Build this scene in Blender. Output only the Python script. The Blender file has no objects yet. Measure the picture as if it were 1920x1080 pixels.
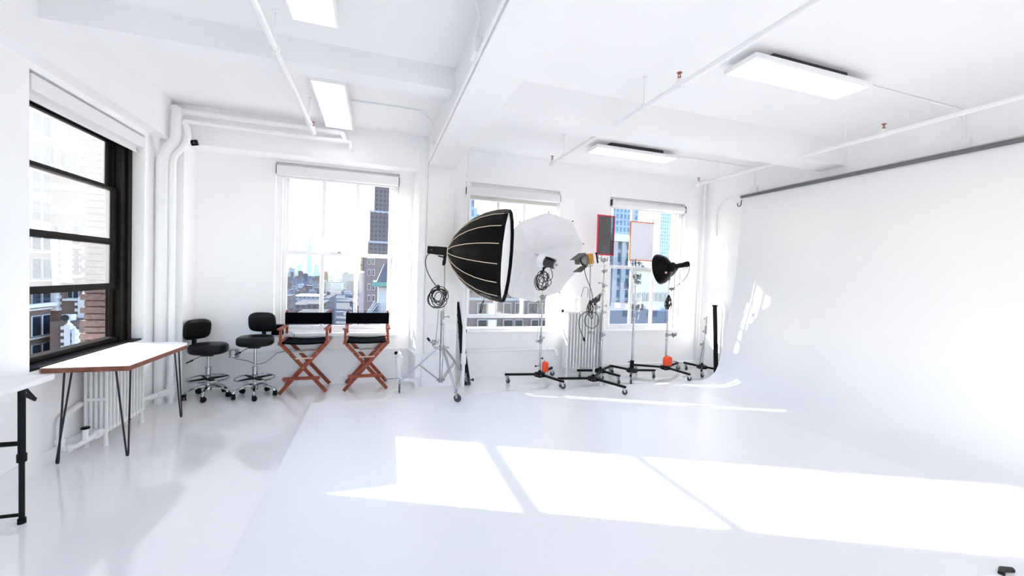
import bpy, math, random
from mathutils import Vector, Matrix
R = math.radians
PI = math.pi
sc = bpy.context.scene
C = sc.collection

# ------------------------------------------------------------------ camera, world, sun, exposure
EYE = Vector((0, 0, 1.5))
FPX = 772.4
CAM = ((0.9497499, -0.31115457, 0.03402868),      # image right
       (0.02315666, -0.03856988, -0.99898755),    # image down
       (0.31215203, 0.94957632, -0.02942644))     # view direction
cd = bpy.data.cameras.new('camera'); cam = bpy.data.objects.new('camera', cd); C.objects.link(cam)
cd.sensor_width = 36; cd.lens = FPX / 1920 * 36; cd.clip_start = 0.05; cd.clip_end = 9000
r_, d_, f_ = (Vector(v) for v in CAM)
m_ = Matrix((r_, -d_, -f_)).transposed().to_4x4(); m_.translation = EYE
cam.matrix_world = m_
sc.camera = cam

sc.view_settings.view_transform = 'Standard'
sc.view_settings.look = 'None'
sc.view_settings.gamma = 1
sc.view_settings.use_curve_mapping = False
sc.view_settings.exposure = 0.13
sc.cycles.max_bounces = 18
sc.cycles.diffuse_bounces = 12
sc.cycles.glossy_bounces = 4
sc.cycles.transparent_max_bounces = 16
sc.cycles.use_denoising = True
sc.cycles.caustics_reflective = False
sc.cycles.caustics_refractive = False
sc.cycles.sample_clamp_indirect = 8

world = bpy.data.worlds.new('world'); sc.world = world; world.use_nodes = True
wn = world.node_tree.nodes; wl = world.node_tree.links
bg = wn['Background']
sky = wn.new('ShaderNodeTexSky'); sky.sky_type = 'NISHITA'; sky.sun_disc = False
sky.sun_elevation = R(18.7); sky.sun_rotation = R(-65.9); sky.altitude = 100; sky.dust_density = 0.4; sky.ozone_density = 1.5; sky.air_density = 1.0
wl.new(sky.outputs[0], bg.inputs[0]); bg.inputs[1].default_value = 0.8

SUN = Vector((2.7, -1.21, -1.0)).normalized()
sl = bpy.data.lights.new('sun', 'SUN'); so = bpy.data.objects.new('sun', sl); C.objects.link(so)
sl.energy = 30.0; sl.angle = R(0.6); sl.color = (1.0, 0.96, 0.9)
so.rotation_mode = 'QUATERNION'; so.rotation_quaternion = SUN.to_track_quat('-Z', 'Y')
so.location = (-20, 12, 14)

PANEL_POWER = 2.2      # emission strength of the flat ceiling lights

# ------------------------------------------------------------------ helpers
ORG = {}

def at(px, py, Y):
    """the point seen at a photo pixel, at depth Y (used to survey the city outside)"""
    x, y = (px - 960) / FPX, (py - 540) / FPX
    d = [CAM[0][i] * x + CAM[1][i] * y + CAM[2][i] for i in range(3)]
    t = Y / d[1]
    return Vector((d[0] * t, Y, d[2] * t + 1.5))

def V(*a): return Vector(a)

def frame(p, q, up=None):
    z = (Vector(q) - Vector(p)).normalized()
    up = Vector(up) if up else Vector((0, 0, 1))
    if abs(z.dot(up)) > 0.99: up = Vector((1, 0, 0))
    x = up.cross(z).normalized(); y = z.cross(x)
    return x, y, z

class MB:
    def __init__(s, M=None): s.v = []; s.f = []; s.M = M
    def add(s, vs, fs):
        n = len(s.v)
        for p in vs:
            p = Vector(p)
            s.v.append(s.M @ p if s.M else p)
        s.f += [tuple(i + n for i in f) for f in fs]
        return s
    def box(s, x0, x1, y0, y1, z0, z1):
        vs = [(x, y, z) for z in (z0, z1) for y in (y0, y1) for x in (x0, x1)]
        return s.add(vs, [(0, 2, 3, 1), (4, 5, 7, 6), (0, 1, 5, 4), (2, 6, 7, 3), (0, 4, 6, 2), (1, 3, 7, 5)])
    def cbox(s, c, sx, sy, sz): return s.box(c[0]-sx/2, c[0]+sx/2, c[1]-sy/2, c[1]+sy/2, c[2]-sz/2, c[2]+sz/2)
    def bar(s, p, q, w, h, up=None):
        x, y, z = frame(p, q, up); p = Vector(p); q = Vector(q)
        vs = [o + x*(i*w/2) + y*(j*h/2) for o in (p, q) for i, j in ((-1,-1),(1,-1),(1,1),(-1,1))]
        return s.add(vs, [(3,2,1,0),(4,5,6,7),(0,1,5,4),(1,2,6,5),(2,3,7,6),(3,0,4,7)])
    def cyl(s, p, q, r, r2=None, n=14, cap=True):
        r2 = r if r2 is None else r2
        x, y, z = frame(p, q); p = Vector(p); q = Vector(q); vs = []
        for o, rr in ((p, r), (q, r2)):
            for i in range(n):
                a = 2*PI*i/n; vs.append(o + x*(rr*math.cos(a)) + y*(rr*math.sin(a)))
        fs = [(i, (i+1) % n, n+(i+1) % n, n+i) for i in range(n)]
        if cap: fs += [tuple(reversed(range(n))), tuple(range(n, 2*n))]
        return s.add(vs, fs)
    def lathe(s, prof, o=(0,0,0), d=(0,0,1), n=20, a0=0, a1=2*PI):
        """prof: list of (radius, height along d)"""
        x, y, z = frame(o, Vector(o)+Vector(d)); o = Vector(o); vs = []; full = abs(a1-a0-2*PI) < 1e-6
        m = n if full else n+1
        for r, h in prof:
            for i in range(m):
                a = a0+(a1-a0)*i/n; vs.append(o + z*h + x*(r*math.cos(a)) + y*(r*math.sin(a)))
        fs = []
        for k in range(len(prof)-1):
            for i in range(n):
                j = (i+1) % m; fs.append((k*m+i, k*m+j, (k+1)*m+j, (k+1)*m+i))
        if full:
            if prof[0][0] > 1e-5: fs.append(tuple(reversed(range(m))))
            if prof[-1][0] > 1e-5: fs.append(tuple((len(prof)-1)*m+i for i in range(m)))
        return s.add(vs, fs)
    def tube(s, pts, r, n=8, closed=False, cap=True):
        pts = [Vector(p) for p in pts]; N = len(pts); vs = []
        t0 = (pts[1]-pts[0]).normalized()
        up = Vector((0,0,1)) if abs(t0.z) < .9 else Vector((1,0,0))
        x = up.cross(t0).normalized()
        for i in range(N):
            if closed: t = pts[(i+1) % N]-pts[i-1]
            else: t = pts[min(i+1, N-1)]-pts[max(i-1, 0)]
            t = t.normalized() if t.length > 1e-9 else t0
            x = (x - t*x.dot(t)); x = x.normalized() if x.length > 1e-6 else frame((0,0,0), t)[0]
            y = t.cross(x)
            rr = r[i] if isinstance(r, (list, tuple)) else r
            for k in range(n):
                a = 2*PI*k/n; vs.append(pts[i]+x*(rr*math.cos(a))+y*(rr*math.sin(a)))
        fs = []
        for i in range(N if closed else N-1):
            j = (i+1) % N
            for k in range(n):
                l = (k+1) % n; fs.append((i*n+k, i*n+l, j*n+l, j*n+k))
        if cap and not closed: fs += [tuple(reversed(range(n))), tuple((N-1)*n+k for k in range(n))]
        return s.add(vs, fs)
    def torus(s, c, nrm, Rr, r, n=36, k=8):
        x, y, z = frame(c, Vector(c)+Vector(nrm)); c = Vector(c)
        return s.tube([c+x*(Rr*math.cos(2*PI*i/n))+y*(Rr*math.sin(2*PI*i/n)) for i in range(n)], r, k, True)
    def prism(s, poly, z0, z1, P=None):
        n = len(poly); P = P or (lambda a, b, c: Vector((a, b, c)))
        vs = [P(a, b, z0) for a, b in poly]+[P(a, b, z1) for a, b in poly]
        return s.add(vs, [tuple(reversed(range(n))), tuple(range(n, 2*n))]+[(i, (i+1) % n, n+(i+1) % n, n+i) for i in range(n)])
    def sup(s, c, a, b, h, e=0.5, ez=0.6, nu=28, nv=12, rot=None):
        """cushion-like superellipsoid with half sizes a, b, h"""
        def pw(x, k): return math.copysign(abs(x)**k, x)
        vs = []; rot = rot or Matrix.Identity(3); c = Vector(c)
        for i in range(nv+1):
            ph = -PI/2+PI*i/nv
            for j in range(nu):
                th = 2*PI*j/nu; k = pw(math.cos(ph), ez)
                vs.append(c+rot @ Vector((a*k*pw(math.cos(th), e), b*k*pw(math.sin(th), e), h*pw(math.sin(ph), ez))))
        fs = [(i*nu+j, i*nu+(j+1) % nu, (i+1)*nu+(j+1) % nu, (i+1)*nu+j) for i in range(nv) for j in range(nu)]
        return s.add(vs, fs)

def link(name, mb, mat, parent=None, org=None, smooth=40, bevel=0):
    org = ORG[parent.name] if parent is not None else Vector(org if org is not None else (0, 0, 0))
    me = bpy.data.meshes.new(name)
    me.from_pydata([tuple(v-org) for v in mb.v], [], mb.f); me.validate(); me.update()
    import bmesh
    bm = bmesh.new(); bm.from_mesh(me); bmesh.ops.remove_doubles(bm, verts=bm.verts, dist=1e-6)
    bmesh.ops.recalc_face_normals(bm, faces=bm.faces); bm.to_mesh(me); bm.free()
    if smooth:
        me.shade_smooth(); me.set_sharp_from_angle(angle=R(smooth))
    me.materials.append(mat)
    o = bpy.data.objects.new(name, me); C.objects.link(o)
    if parent is not None: o.parent = parent
    else: o.location = org
    ORG[o.name] = org
    if bevel:
        b = o.modifiers.new('b', 'BEVEL'); b.width = bevel; b.segments = 2; b.limit_method = 'ANGLE'; b.angle_limit = R(40)
    return o

def tag(o, label, cat, group=None, kind=None):
    o['label'] = label; o['category'] = cat
    if group: o['group'] = group
    if kind: o['kind'] = kind
    return o

def thing(name, label, cat, loc, group=None):
    o = bpy.data.objects.new(name, None); C.objects.link(o); o.location = loc; o.empty_display_size = .1
    ORG[o.name] = Vector(loc); return tag(o, label, cat, group)

def solo(name, mb, mat, label, cat, loc, group=None, **k):
    return tag(link(name, mb, mat, None, loc, **k), label, cat, group)

def struct(name, mb, mat, parent=None, label=None, **k):
    o = link(name, mb, mat, parent, **k)
    if parent is None: o['kind'] = 'structure'
    if label: o['label'] = label
    return o

# ------------------------------------------------------------------ materials (all node based)
def mat(name, col, rough=0.5, metal=0.0, var=0.04, scale=8.0, bump=0.0, spec=0.5, coat=0.0, emit=None, es=0, trans=0.0):
    m = bpy.data.materials.new(name); m.use_nodes = True; n = m.node_tree.nodes; l = m.node_tree.links
    p = n['Principled BSDF']
    tc = n.new('ShaderNodeTexCoord'); nz = n.new('ShaderNodeTexNoise'); nz.inputs['Scale'].default_value = scale; nz.inputs['Detail'].default_value = 4
    l.new(tc.outputs['Object'], nz.inputs['Vector'])
    cr = n.new('ShaderNodeValToRGB')
    a = [max(0, c*(1-var)) for c in col]; b = [min(1, c*(1+var)) for c in col]
    cr.color_ramp.elements[0].position = .3; cr.color_ramp.elements[1].position = .7
    cr.color_ramp.elements[0].color = (*a, 1); cr.color_ramp.elements[1].color = (*b, 1)
    l.new(nz.outputs['Fac'], cr.inputs[0]); l.new(cr.outputs[0], p.inputs['Base Color'])
    p.inputs['Roughness'].default_value = rough; p.inputs['Metallic'].default_value = metal
    p.inputs['Specular IOR Level'].default_value = spec; p.inputs['Coat Weight'].default_value = coat
    if bump:
        bp = n.new('ShaderNodeBump'); bp.inputs['Strength'].default_value = bump; bp.inputs['Distance'].default_value = .01
        l.new(nz.outputs['Fac'], bp.inputs['Height']); l.new(bp.outputs[0], p.inputs['Normal'])
    if emit:
        p.inputs['Emission Color'].default_value = (*emit, 1); p.inputs['Emission Strength'].default_value = es
    return m

def wall_grid(name, wallc, glassc, sx, sz, mortar=.3, rough=.8, squash=1):
    """a far facade: rows of dark window openings in a wall"""
    m = bpy.data.materials.new(name); m.use_nodes = True; n = m.node_tree.nodes; l = m.node_tree.links
    p = n['Principled BSDF']; p.inputs['Roughness'].default_value = rough
    tc = n.new('ShaderNodeTexCoord'); sp = n.new('ShaderNodeSeparateXYZ'); ad = n.new('ShaderNodeMath'); cb = n.new('ShaderNodeCombineXYZ')
    l.new(tc.outputs['Object'], sp.inputs[0]); l.new(sp.outputs[0], ad.inputs[0]); l.new(sp.outputs[1], ad.inputs[1])
    l.new(ad.outputs[0], cb.inputs[0]); l.new(sp.outputs[2], cb.inputs[1])
    bt = n.new('ShaderNodeTexBrick'); bt.offset = 0; bt.squash = squash
    bt.inputs['Scale'].default_value = 1; bt.inputs['Brick Width'].default_value = sx; bt.inputs['Row Height'].default_value = sz
    bt.inputs['Mortar Size'].default_value = mortar; bt.inputs['Mortar Smooth'].default_value = 0
    g2 = [c*.6 for c in glassc]
    bt.inputs['Color1'].default_value = (*glassc, 1); bt.inputs['Color2'].default_value = (*g2, 1); bt.inputs['Mortar'].default_value = (*wallc, 1)
    l.new(cb.outputs[0], bt.inputs['Vector']); l.new(bt.outputs['Color'], p.inputs['Base Color'])
    return m

def brick(name, c1, c2, mor, w=.21, h=.067, ms=.008, rough=.85):
    m = wall_grid(name, mor, c1, w, h, ms, rough); b = [x for x in m.node_tree.nodes if x.type == 'TEX_BRICK'][0]
    b.offset = .5; b.inputs['Color2'].default_value = (*c2, 1); return m

def glass(name, tint=(1, 1, 1), gloss=.07, haze=0.0, hazecol=(.9, .95, 1)):
    m = bpy.data.materials.new(name); m.use_nodes = True; n = m.node_tree.nodes; l = m.node_tree.links
    n.remove(n['Principled BSDF']); out = n['Material Output']
    tr = n.new('ShaderNodeBsdfTransparent'); tr.inputs[0].default_value = (*tint, 1)
    gl = n.new('ShaderNodeBsdfGlossy'); gl.inputs['Roughness'].default_value = .02
    mx = n.new('ShaderNodeMixShader'); mx.inputs[0].default_value = gloss
    l.new(tr.outputs[0], mx.inputs[1]); l.new(gl.outputs[0], mx.inputs[2]); last = mx
    if haze:
        tl = n.new('ShaderNodeBsdfTranslucent'); tl.inputs[0].default_value = (*hazecol, 1)
        tc = n.new('ShaderNodeTexCoord'); nz = n.new('ShaderNodeTexNoise'); nz.inputs['Scale'].default_value = 3; nz.inputs['Detail'].default_value = 5
        mr = n.new('ShaderNodeMapRange'); mr.inputs[3].default_value = haze*.8; mr.inputs[4].default_value = min(1, haze*1.2)
        l.new(tc.outputs['Object'], nz.inputs[0]); l.new(nz.outputs['Fac'], mr.inputs[0])
        m2 = n.new('ShaderNodeMixShader'); l.new(mr.outputs[0], m2.inputs[0]); l.new(last.outputs[0], m2.inputs[1]); l.new(tl.outputs[0], m2.inputs[2]); last = m2
    l.new(last.outputs[0], out.inputs[0]); return m

WALL = mat('white_wall_paint', (.91, .91, .92), .55, var=.012, scale=2.5, bump=.03)
CEIL = mat('white_ceiling_paint', (.87, .87, .88), .6, var=.01, scale=2)
CYC = mat('matte_cyclorama_paint', (.835, .84, .855), .38, var=.012, scale=1.5)
FLOOR = mat('glossy_white_floor_paint', (.90, .90, .915), .12, var=.015, scale=1.3, bump=.008, coat=.7)
FLOORP = mat('satin_white_floor_paint', (.86, .863, .88), .34, var=.012, scale=1.2, bump=.02)
PIPE = mat('white_pipe_paint', (.86, .86, .87), .35, var=.02)
RADW = mat('radiator_enamel', (.80, .80, .80), .4, var=.03, scale=20)
BLACKF = mat('black_window_metal', (.010, .008, .007), .4, var=.3, scale=10, spec=.08)
SHADE = mat('white_shade_fabric', (.80, .80, .81), .6, var=.02, scale=60)
SHADEB = mat('beige_shade_fabric', (.62, .60, .55), .8, var=.03, scale=80)
TRACK_SHADE = mat('grey_track_gap_shade', (.16, .165, .17), .5, .3)  # dark tone stands for the shadowed gap above the cyclorama
BLACK = mat('matte_black', (.004, .004, .0045), .5, var=.3, spec=.2)
VINYL = mat('black_vinyl', (.003, .003, .004), .36, var=.3, scale=40, bump=.1, spec=.22)
CANVAS = mat('black_canvas', (.002, .002, .004), .9, var=.3, scale=120, spec=.05)
SOFT = mat('black_softbox_nylon', (.0025, .003, .003), .42, var=.3, scale=30, spec=.09)
RUBBER = mat('grey_rubber', (.05, .055, .06), .6)
CHROME = mat('chrome', (.50, .51, .53), .12, 1.0, var=.03)
STEEL = mat('brushed_steel', (.32, .33, .34), .3, 1.0, var=.08, scale=30)
REDWOOD = mat('red_stained_wood', (.27, .045, .013), .42, var=.25, scale=14)
TANWOOD = mat('pale_brace_wood', (.62, .45, .33), .5, var=.1, scale=14)
EDGEWOOD = mat('brown_edge_wood', (.21, .07, .04), .5, var=.35, scale=18)
TABLETOP = mat('white_laminate_top', (.92, .90, .88), .35, var=.02)
PLAST = mat('white_moulded_plastic', (.86, .86, .88), .45, var=.02)
HAIR = mat('dark_iron_rod', (.03, .028, .04), .45, .4, var=.2)
REDF = mat('red_frame_tape', (.62, .02, .05), .5, var=.1)
ORANGE = mat('orange_frame_tape', (.72, .22, .07), .5, var=.12)
BAG = mat('orange_sandbag_vinyl', (.85, .07, .012), .4, var=.12, scale=25, bump=.2)
YELL = mat('yellow_lamp_housing', (.62, .28, .02), .45, var=.1)
GREYM = mat('dark_grey_metal', (.05, .05, .055), .45, .3, var=.2)
BARN = mat('brown_grey_barn_door', (.14, .12, .11), .5, .4, var=.2)
WHITEC = mat('white_diffusion_cloth', (.88, .88, .90), .7, var=.02, scale=40)
UMB = mat('white_umbrella_cloth', (.80, .80, .83), .75, var=.03, scale=6)
PIPING = mat('tan_rib_piping', (.75, .62, .48), .6)
REFL = mat('silver_reflector', (.8, .8, .8), .25, 1.0)
CABLE = mat('black_rubber_cable', (.006, .006, .006), .45, var=.3)
GCABLE = mat('grey_cable', (.12, .12, .12), .5)
BRASS = mat('copper_sprinkler_metal', (.32, .10, .06), .4, .7, var=.2)
HANDLE = mat('white_kettle_enamel', (.85, .85, .84), .3, var=.02)
LAMPGL = mat('pearl_lamp_glass', (.45, .46, .45), .2, var=.05)
PINK = mat('pink_sticker', (.75, .35, .35), .5)
LIGHTP = mat('lit_panel_diffuser', (.95, .95, .95), .5, emit=(1, .99, .98), es=PANEL_POWER)
CLEAR = glass('clear_window_glass')
HAZY = glass('dusty_window_glass', haze=.032)
HAZY3 = glass('milky_window_glass', haze=.045)
HAZY2 = glass('very_dusty_window_glass', haze=.042)
def scrim_mat(name, a, col):
    m = bpy.data.materials.new(name); m.use_nodes = True; n = m.node_tree.nodes; l = m.node_tree.links
    p = n['Principled BSDF']; p.inputs['Base Color'].default_value = (*col, 1); p.inputs['Roughness'].default_value = .8
    tr = n.new('ShaderNodeBsdfTransparent'); mx = n.new('ShaderNodeMixShader'); mx.inputs[0].default_value = a
    l.new(tr.outputs[0], mx.inputs[1]); l.new(p.outputs[0], mx.inputs[2]); l.new(mx.outputs[0], n['Material Output'].inputs[0]); return m
NET = scrim_mat('dark_net_mesh', .72, (.05, .05, .055))
SILK = mat('white_silk_cloth', (.82, .82, .90), .8, var=.02)

# ------------------------------------------------------------------ the setting
XL, XR, YB, YF, ZC, Y0 = -2.26, 5.4, 5.82, 5.5, 3.26, -3.0
struct('floor', MB().box(XL-.3, XR+.3, Y0-.3, YB+.3, -.12, 0), FLOOR, label='glossy white painted floor')
struct('ceiling', MB().box(XL-.3, XR+.3, Y0-.3, YB+.3, ZC, ZC+.2), CEIL, label='white ceiling')

def holed(axis, a0, a1, z0, z1, t0, t1, holes):
    """wall slab along x or y with rectangular openings (lo, hi, zlo, zhi)"""
    mb = MB(); cuts = sorted({a0, a1, *[h[0] for h in holes], *[h[1] for h in holes]})
    for c0, c1 in zip(cuts, cuts[1:]):
        hs = [h for h in holes if h[0] <= c0+1e-6 and h[1] >= c1-1e-6]
        zs = [(z0, z1)] if not hs else [(z0, hs[0][2]), (hs[0][3], z1)]
        for za, zb in zs:
            if axis == 'x': mb.box(c0, c1, t0, t1, za, zb)
            else: mb.box(t0, t1, c0, c1, za, zb)
    return mb
W2, W3, W4 = (-1.22, .26, .67, 2.82), (1.17, 2.64, .67, 2.82), (3.52, 4.98, .67, 2.82)
W1 = (3.71, 5.17, .72, 2.79)
struct('wall_back', holed('x', XL-.3, XR+.3, 0, ZC, YB, YB+.32, [W2, W3, W4]), WALL, label='white back wall with three windows')
struct('wall_left', holed('y', Y0, YB, 0, ZC, XL-.3, XL, [W1, (-.2, 1.26, .72, 2.79)]), WALL, label='white left wall with a black framed window')
struct('wall_right', MB().box(XR, XR+.3, Y0, YB, 0, ZC), WALL, label='white right wall')
FILL_WINDOWS = [(-1.9, -.4, .67, 2.82), (.6, 2.1, .67, 2.82)]  # openings for two unseen windows added to bring in fill light
struct('wall_front', holed('x', XL-.3, XR+.3, 0, ZC, Y0-.3, Y0, FILL_WINDOWS), WALL)
# niche around window 2: soffit block above, column right, pilaster left
struct('wall_back_soffit', MB().box(XL, .5, YF, YB, 2.84, ZC), WALL)
mb = MB().prism([(.5, 5.46), (1.03, 5.46), (1.03, 5.62), (1.13, 5.62), (1.13, YB), (.44, YB)], 0, ZC)
mb.box(.60, .945, 5.448, 5.462, .46, 2.80)
struct('column', mb, WALL, label='white column between the windows', smooth=20)
struct('wall_left_pilaster', MB().box(XL, -2.05, YF, YB, 0, 2.84), WALL)
# beams
struct('ceiling_beam', MB().box(.6, .945, Y0, 5.46, 2.88, ZC), CEIL, label='deep white main ceiling beam')
struct('ceiling_beam', MB().box(XL, .6, 3.567, 3.77, 3.07, ZC), CEIL, label='white cross beam left of the main beam')
struct('ceiling_beam', MB().box(.945, XR, 3.555, 3.87, 2.98, ZC), CEIL, label='white cross beam right of the main beam')
struct('ceiling_beam', MB().box(XL, -2.13, Y0, 5.40, 2.84, ZC), CEIL, label='white beam along the left wall')
# chair rail, pipes at the base, baseboards
struct('trim_1', MB().box(-2.05, .44, YB-.025, YB, .425, .46).box(.5, 1.03, 5.435, 5.46, .41, .445).prism([(.44,YB),(.5,5.46),(.475,5.46),(.415,YB)], .425, .455), PIPE, label='white ledge strip under window and around column')
struct('baseboard_left', MB().box(XL, XL+.02, Y0, 5.0, 0, .115), PIPE)
# raised painted floor and cyclorama
struct('floor_platform', MB().box(-.66, 4.9, Y0, 5.0, 0, .014), FLOORP, label='slightly raised white painted stage floor')
prof = [(4.25, .014), (4.62, .020), (4.80, .055), (4.92, .125), (4.98, .22), (5.03, .38), (5.09, .66), (5.15, .98), (5.20, 1.25), (5.245, 1.6), (5.28, 2.1), (5.30, 2.45), (5.30, 2.81)]
fine = []
for i in range(len(prof)-1):
    p0 = prof[max(i-1, 0)]; p1 = prof[i]; p2 = prof[i+1]; p3 = prof[min(i+2, len(prof)-1)]
    for k in range(5):
        t = k/5
        fine.append(tuple(.5*((2*p1[j])+(p2[j]-p0[j])*t+(2*p0[j]-5*p1[j]+4*p2[j]-p3[j])*t*t+(3*p1[j]-p0[j]-3*p2[j]+p3[j])*t**3) for j in (0, 1)))
fine.append(prof[-1])
struct('wall_cyclorama', MB().prism(fine+[(5.38, 2.81), (5.38, .0), (4.25, .0)], Y0, 4.96, lambda a, b, c: Vector((a, c, b))), CYC, label='white curved cyclorama wall', smooth=60)
struct('trim_2', MB().box(5.27, 5.395, Y0, 4.97, 2.81, 2.845), TRACK_SHADE, label='track along the top of the cyclorama, dark grey for the shadowed gap')

# ------------------------------------------------------------------ windows
def sash_window(n, X0, X1, z0, z1, lift=0.0, label=''):
    """white painted double-hung window, three panes in each sash, in the back wall"""
    fr = MB(); y0, y1 = YB+.06, YB+.24
    fr.box(X0, X0+.07, y0, y1, z0, z1).box(X1-.07, X1, y0, y1, z0, z1).box(X0+.07, X1-.07, y0, y1, z1-.09, z1).box(X0+.07, X1-.07, y0, y1+.03, z0, z0+.04)
    fr.box(X0+.07, X0+.10, y0+.05, y0+.08, z0, z1).box(X1-.10, X1-.07, y0+.05, y0+.08, z0, z1)
    w = struct('window_%d' % n, fr, PIPE, label=label, bevel=.004)
    a, b = X0+.075, X1-.075; zm = 1.70; m1, m2 = a+(b-a)*.345, a+(b-a)*.66
    def sash(name, za, zb, yc, bot, top):
        s = MB(); t = .04
        s.box(a, a+.05, yc-t/2, yc+t/2, za, zb).box(b-.05, b, yc-t/2, yc+t/2, za, zb)
        s.box(a+.05, b-.05, yc-t/2, yc+t/2, za, za+bot).box(a+.05, b-.05, yc-t/2, yc+t/2, zb-top, zb)
        for m in (m1, m2): s.box(m-.023, m+.023, yc-t/2, yc+t/2, za+bot, zb-top)
        so_ = link(name, s, PIPE, w, bevel=.004)
        link('glass', MB().box(a+.045, b-.045, yc-.003, yc+.003, za+bot-.005, zb-top+.005), CLEAR, so_, smooth=0)
        return so_
    sash('upper_sash', zm-.01, z1-.09, YB+.17, .045, .05)
    sash('lower_sash', z0+.04+lift, zm+.02+lift, YB+.12, .05, .04)
    link('sash_lock', MB().box((a+b)/2-.02, (a+b)/2+.02, YB+.08, YB+.11, zm+lift+.02, zm+lift+.045), STEEL, w)
    for hx in (a+.28, b-.28): link('sash_lift', MB().box(hx-.045, hx+.045, YB+.075, YB+.1, z0+.06+lift, z0+.075+lift), PIPE, w)
    link('sill', MB().box(X0-.03, X1+.03, YB-.05, YB-.002, z0-.03, z0+.008).box(X0+.002, X1-.002, YB-.002, YB+.07, z0+.001, z0+.008), PIPE, w)
    return w
sash_window(2, *W2, label='white sash window behind the red wooden chairs')
sash_window(3, *W3, lift=.155, label='white sash window behind the softbox and umbrella, lower sash raised')
sash_window(4, *W4, label='white sash window behind the framed scrims')

fr = MB(); Ya, Yb_, za, zb = 3.71, 5.17, .72, 2.79
fr.box(-2.50, -2.38, Ya, Ya+.16, za, zb).box(-2.50, -2.38, 5.02, 5.17, za, zb).box(-2.50, -2.38, Ya+.16, 5.02, 2.66, zb)
fr.box(-2.40, -2.36, 5.10, 5.17, za, zb).box(-2.46, -2.43, 4.99, 5.02, za, zb)
w1 = struct('window_1', fr, BLACKF, label='black metal sash window in the left wall', bevel=.004)
for nm, z0, z1, x, gm, b, t in (('upper_sash', 2.20, 2.67, -2.47, HAZY3, .035, .03), ('middle_sash', 1.68, 2.215, -2.43, HAZY2, .045, .02), ('lower_sash', 1.245, 1.69, -2.43, HAZY, .055, .02)):
    s = MB(); s.box(x-.02, x+.02, Ya+.14, Ya+.2, z0, z1).box(x-.02, x+.02, 4.95, 5.03, z0, z1)
    s.box(x-.02, x+.02, Ya+.2, 4.95, z0, z0+b).box(x-.02, x+.02, Ya+.2, 4.95, z1-t, z1)
    so_ = link(nm, s, BLACKF, w1, bevel=.003)
    link('glass', MB().box(x-.003, x+.003, Ya+.19, 4.96, z0+b-.004, z1-t+.004), gm, so_, smooth=0)
link('sill', MB().box(-2.52, -2.27, 3.72, 5.16, .70, .735).box(-2.50, -2.40, 3.75, 5.14, .735, .775), BLACKF, w1, bevel=.004)
# second left window, added for extra light, unseen behind the camera's back
fr = MB().box(-2.50, -2.40, -.2, -.1, .72, 2.79).box(-2.50, -2.40, 1.16, 1.26, .72, 2.79).box(-2.50, -2.40, -.1, 1.16, 2.69, 2.79).box(-2.50, -2.40, -.1, 1.16, .72, .8).box(-2.47, -2.43, -.1, 1.16, 1.66, 1.72)
w5 = struct('window_5', fr, BLACKF)
link('glass', MB().box(-2.453, -2.447, -.1, 1.16, .8, 2.69), CLEAR, w5, smooth=0)

for k, (a_, b_, c_, e_) in enumerate(FILL_WINDOWS):
    fr = MB().box(a_, a_+.07, Y0-.2, Y0-.1, c_, e_).box(b_-.07, b_, Y0-.2, Y0-.1, c_, e_).box(a_+.07, b_-.07, Y0-.2, Y0-.1, e_-.08, e_).box(a_+.07, b_-.07, Y0-.2, Y0-.1, c_, c_+.08).box(a_+.07, b_-.07, Y0-.18, Y0-.12, 1.67, 1.72)
    fill_win = struct('window_%d' % (6+k), fr, PIPE)  # added window, out of view, fills the back wall with sky light
    link('glass', MB().box(a_+.07, b_-.07, Y0-.153, Y0-.147, c_+.08, e_-.08), CLEAR, fill_win, smooth=0)
# roller shades
def shade(label, X0, X1, zt, zb, drop, round_=False):
    t = thing('roller_shade', label, 'blind', ((X0+X1)/2, YB+.02, zt), 'roller shades over the back windows')
    mb = MB()
    if round_:
        mb.lathe([(.0, 0), (.05, 0), (.06, .01), (.06, X1-X0-.01), (.05, X1-X0), (0, X1-X0)], (X0, YB+.01, (zt+zb)/2), (1, 0, 0), 20)
        mb.box(X0+.01, X1-.01, YB-.01, YB+.06, (zt+zb)/2, zt)
    else: mb.box(X0, X1, YB-.045, YB+.055, zb, zt)
    link('cassette', mb, SHADE, t, bevel=.006)
    link('fabric', MB().box(X0+.03, X1-.03, YB+.028, YB+.034, zb-drop, zb+.01), SHADEB if drop > .03 else SHADE, t)
    link('hem_bar', MB().cyl((X0+.03, YB+.031, zb-drop), (X1-.03, YB+.031, zb-drop), .011), SHADE, t)
    for x in (X0-.004, X1+.004): link('end_bracket', MB().box(x-.004, x+.004, YB-.04, YB+.05, zb+.01, zt), GREYM, t)
    return t
shade('white roller shade cassette over the window behind the red wooden chairs', -1.205, .25, 2.775, 2.655, .012)
shade('white roller shade with beige hem hanging over the window behind the softbox', 1.19, 2.63, 2.755, 2.64, .055)
shade('white rounded roller shade over the window behind the framed scrims', 3.54, 4.965, 2.775, 2.665, .01, True)
t = thing('roller_shade', 'white roller shade over the black framed window', 'blind', (-2.3, 4.44, 2.77))
link('cassette', MB().box(-2.35, -2.25, 3.72, 5.16, 2.655, 2.765), SHADE, t, bevel=.006)
link('fabric', MB().box(-2.325, -2.32, 3.74, 5.14, 2.62, 2.66), SHADE, t)
link('hem_bar', MB().cyl((-2.322, 3.74, 2.62), (-2.322, 5.14, 2.62), .011), SHADE, t)

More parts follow.
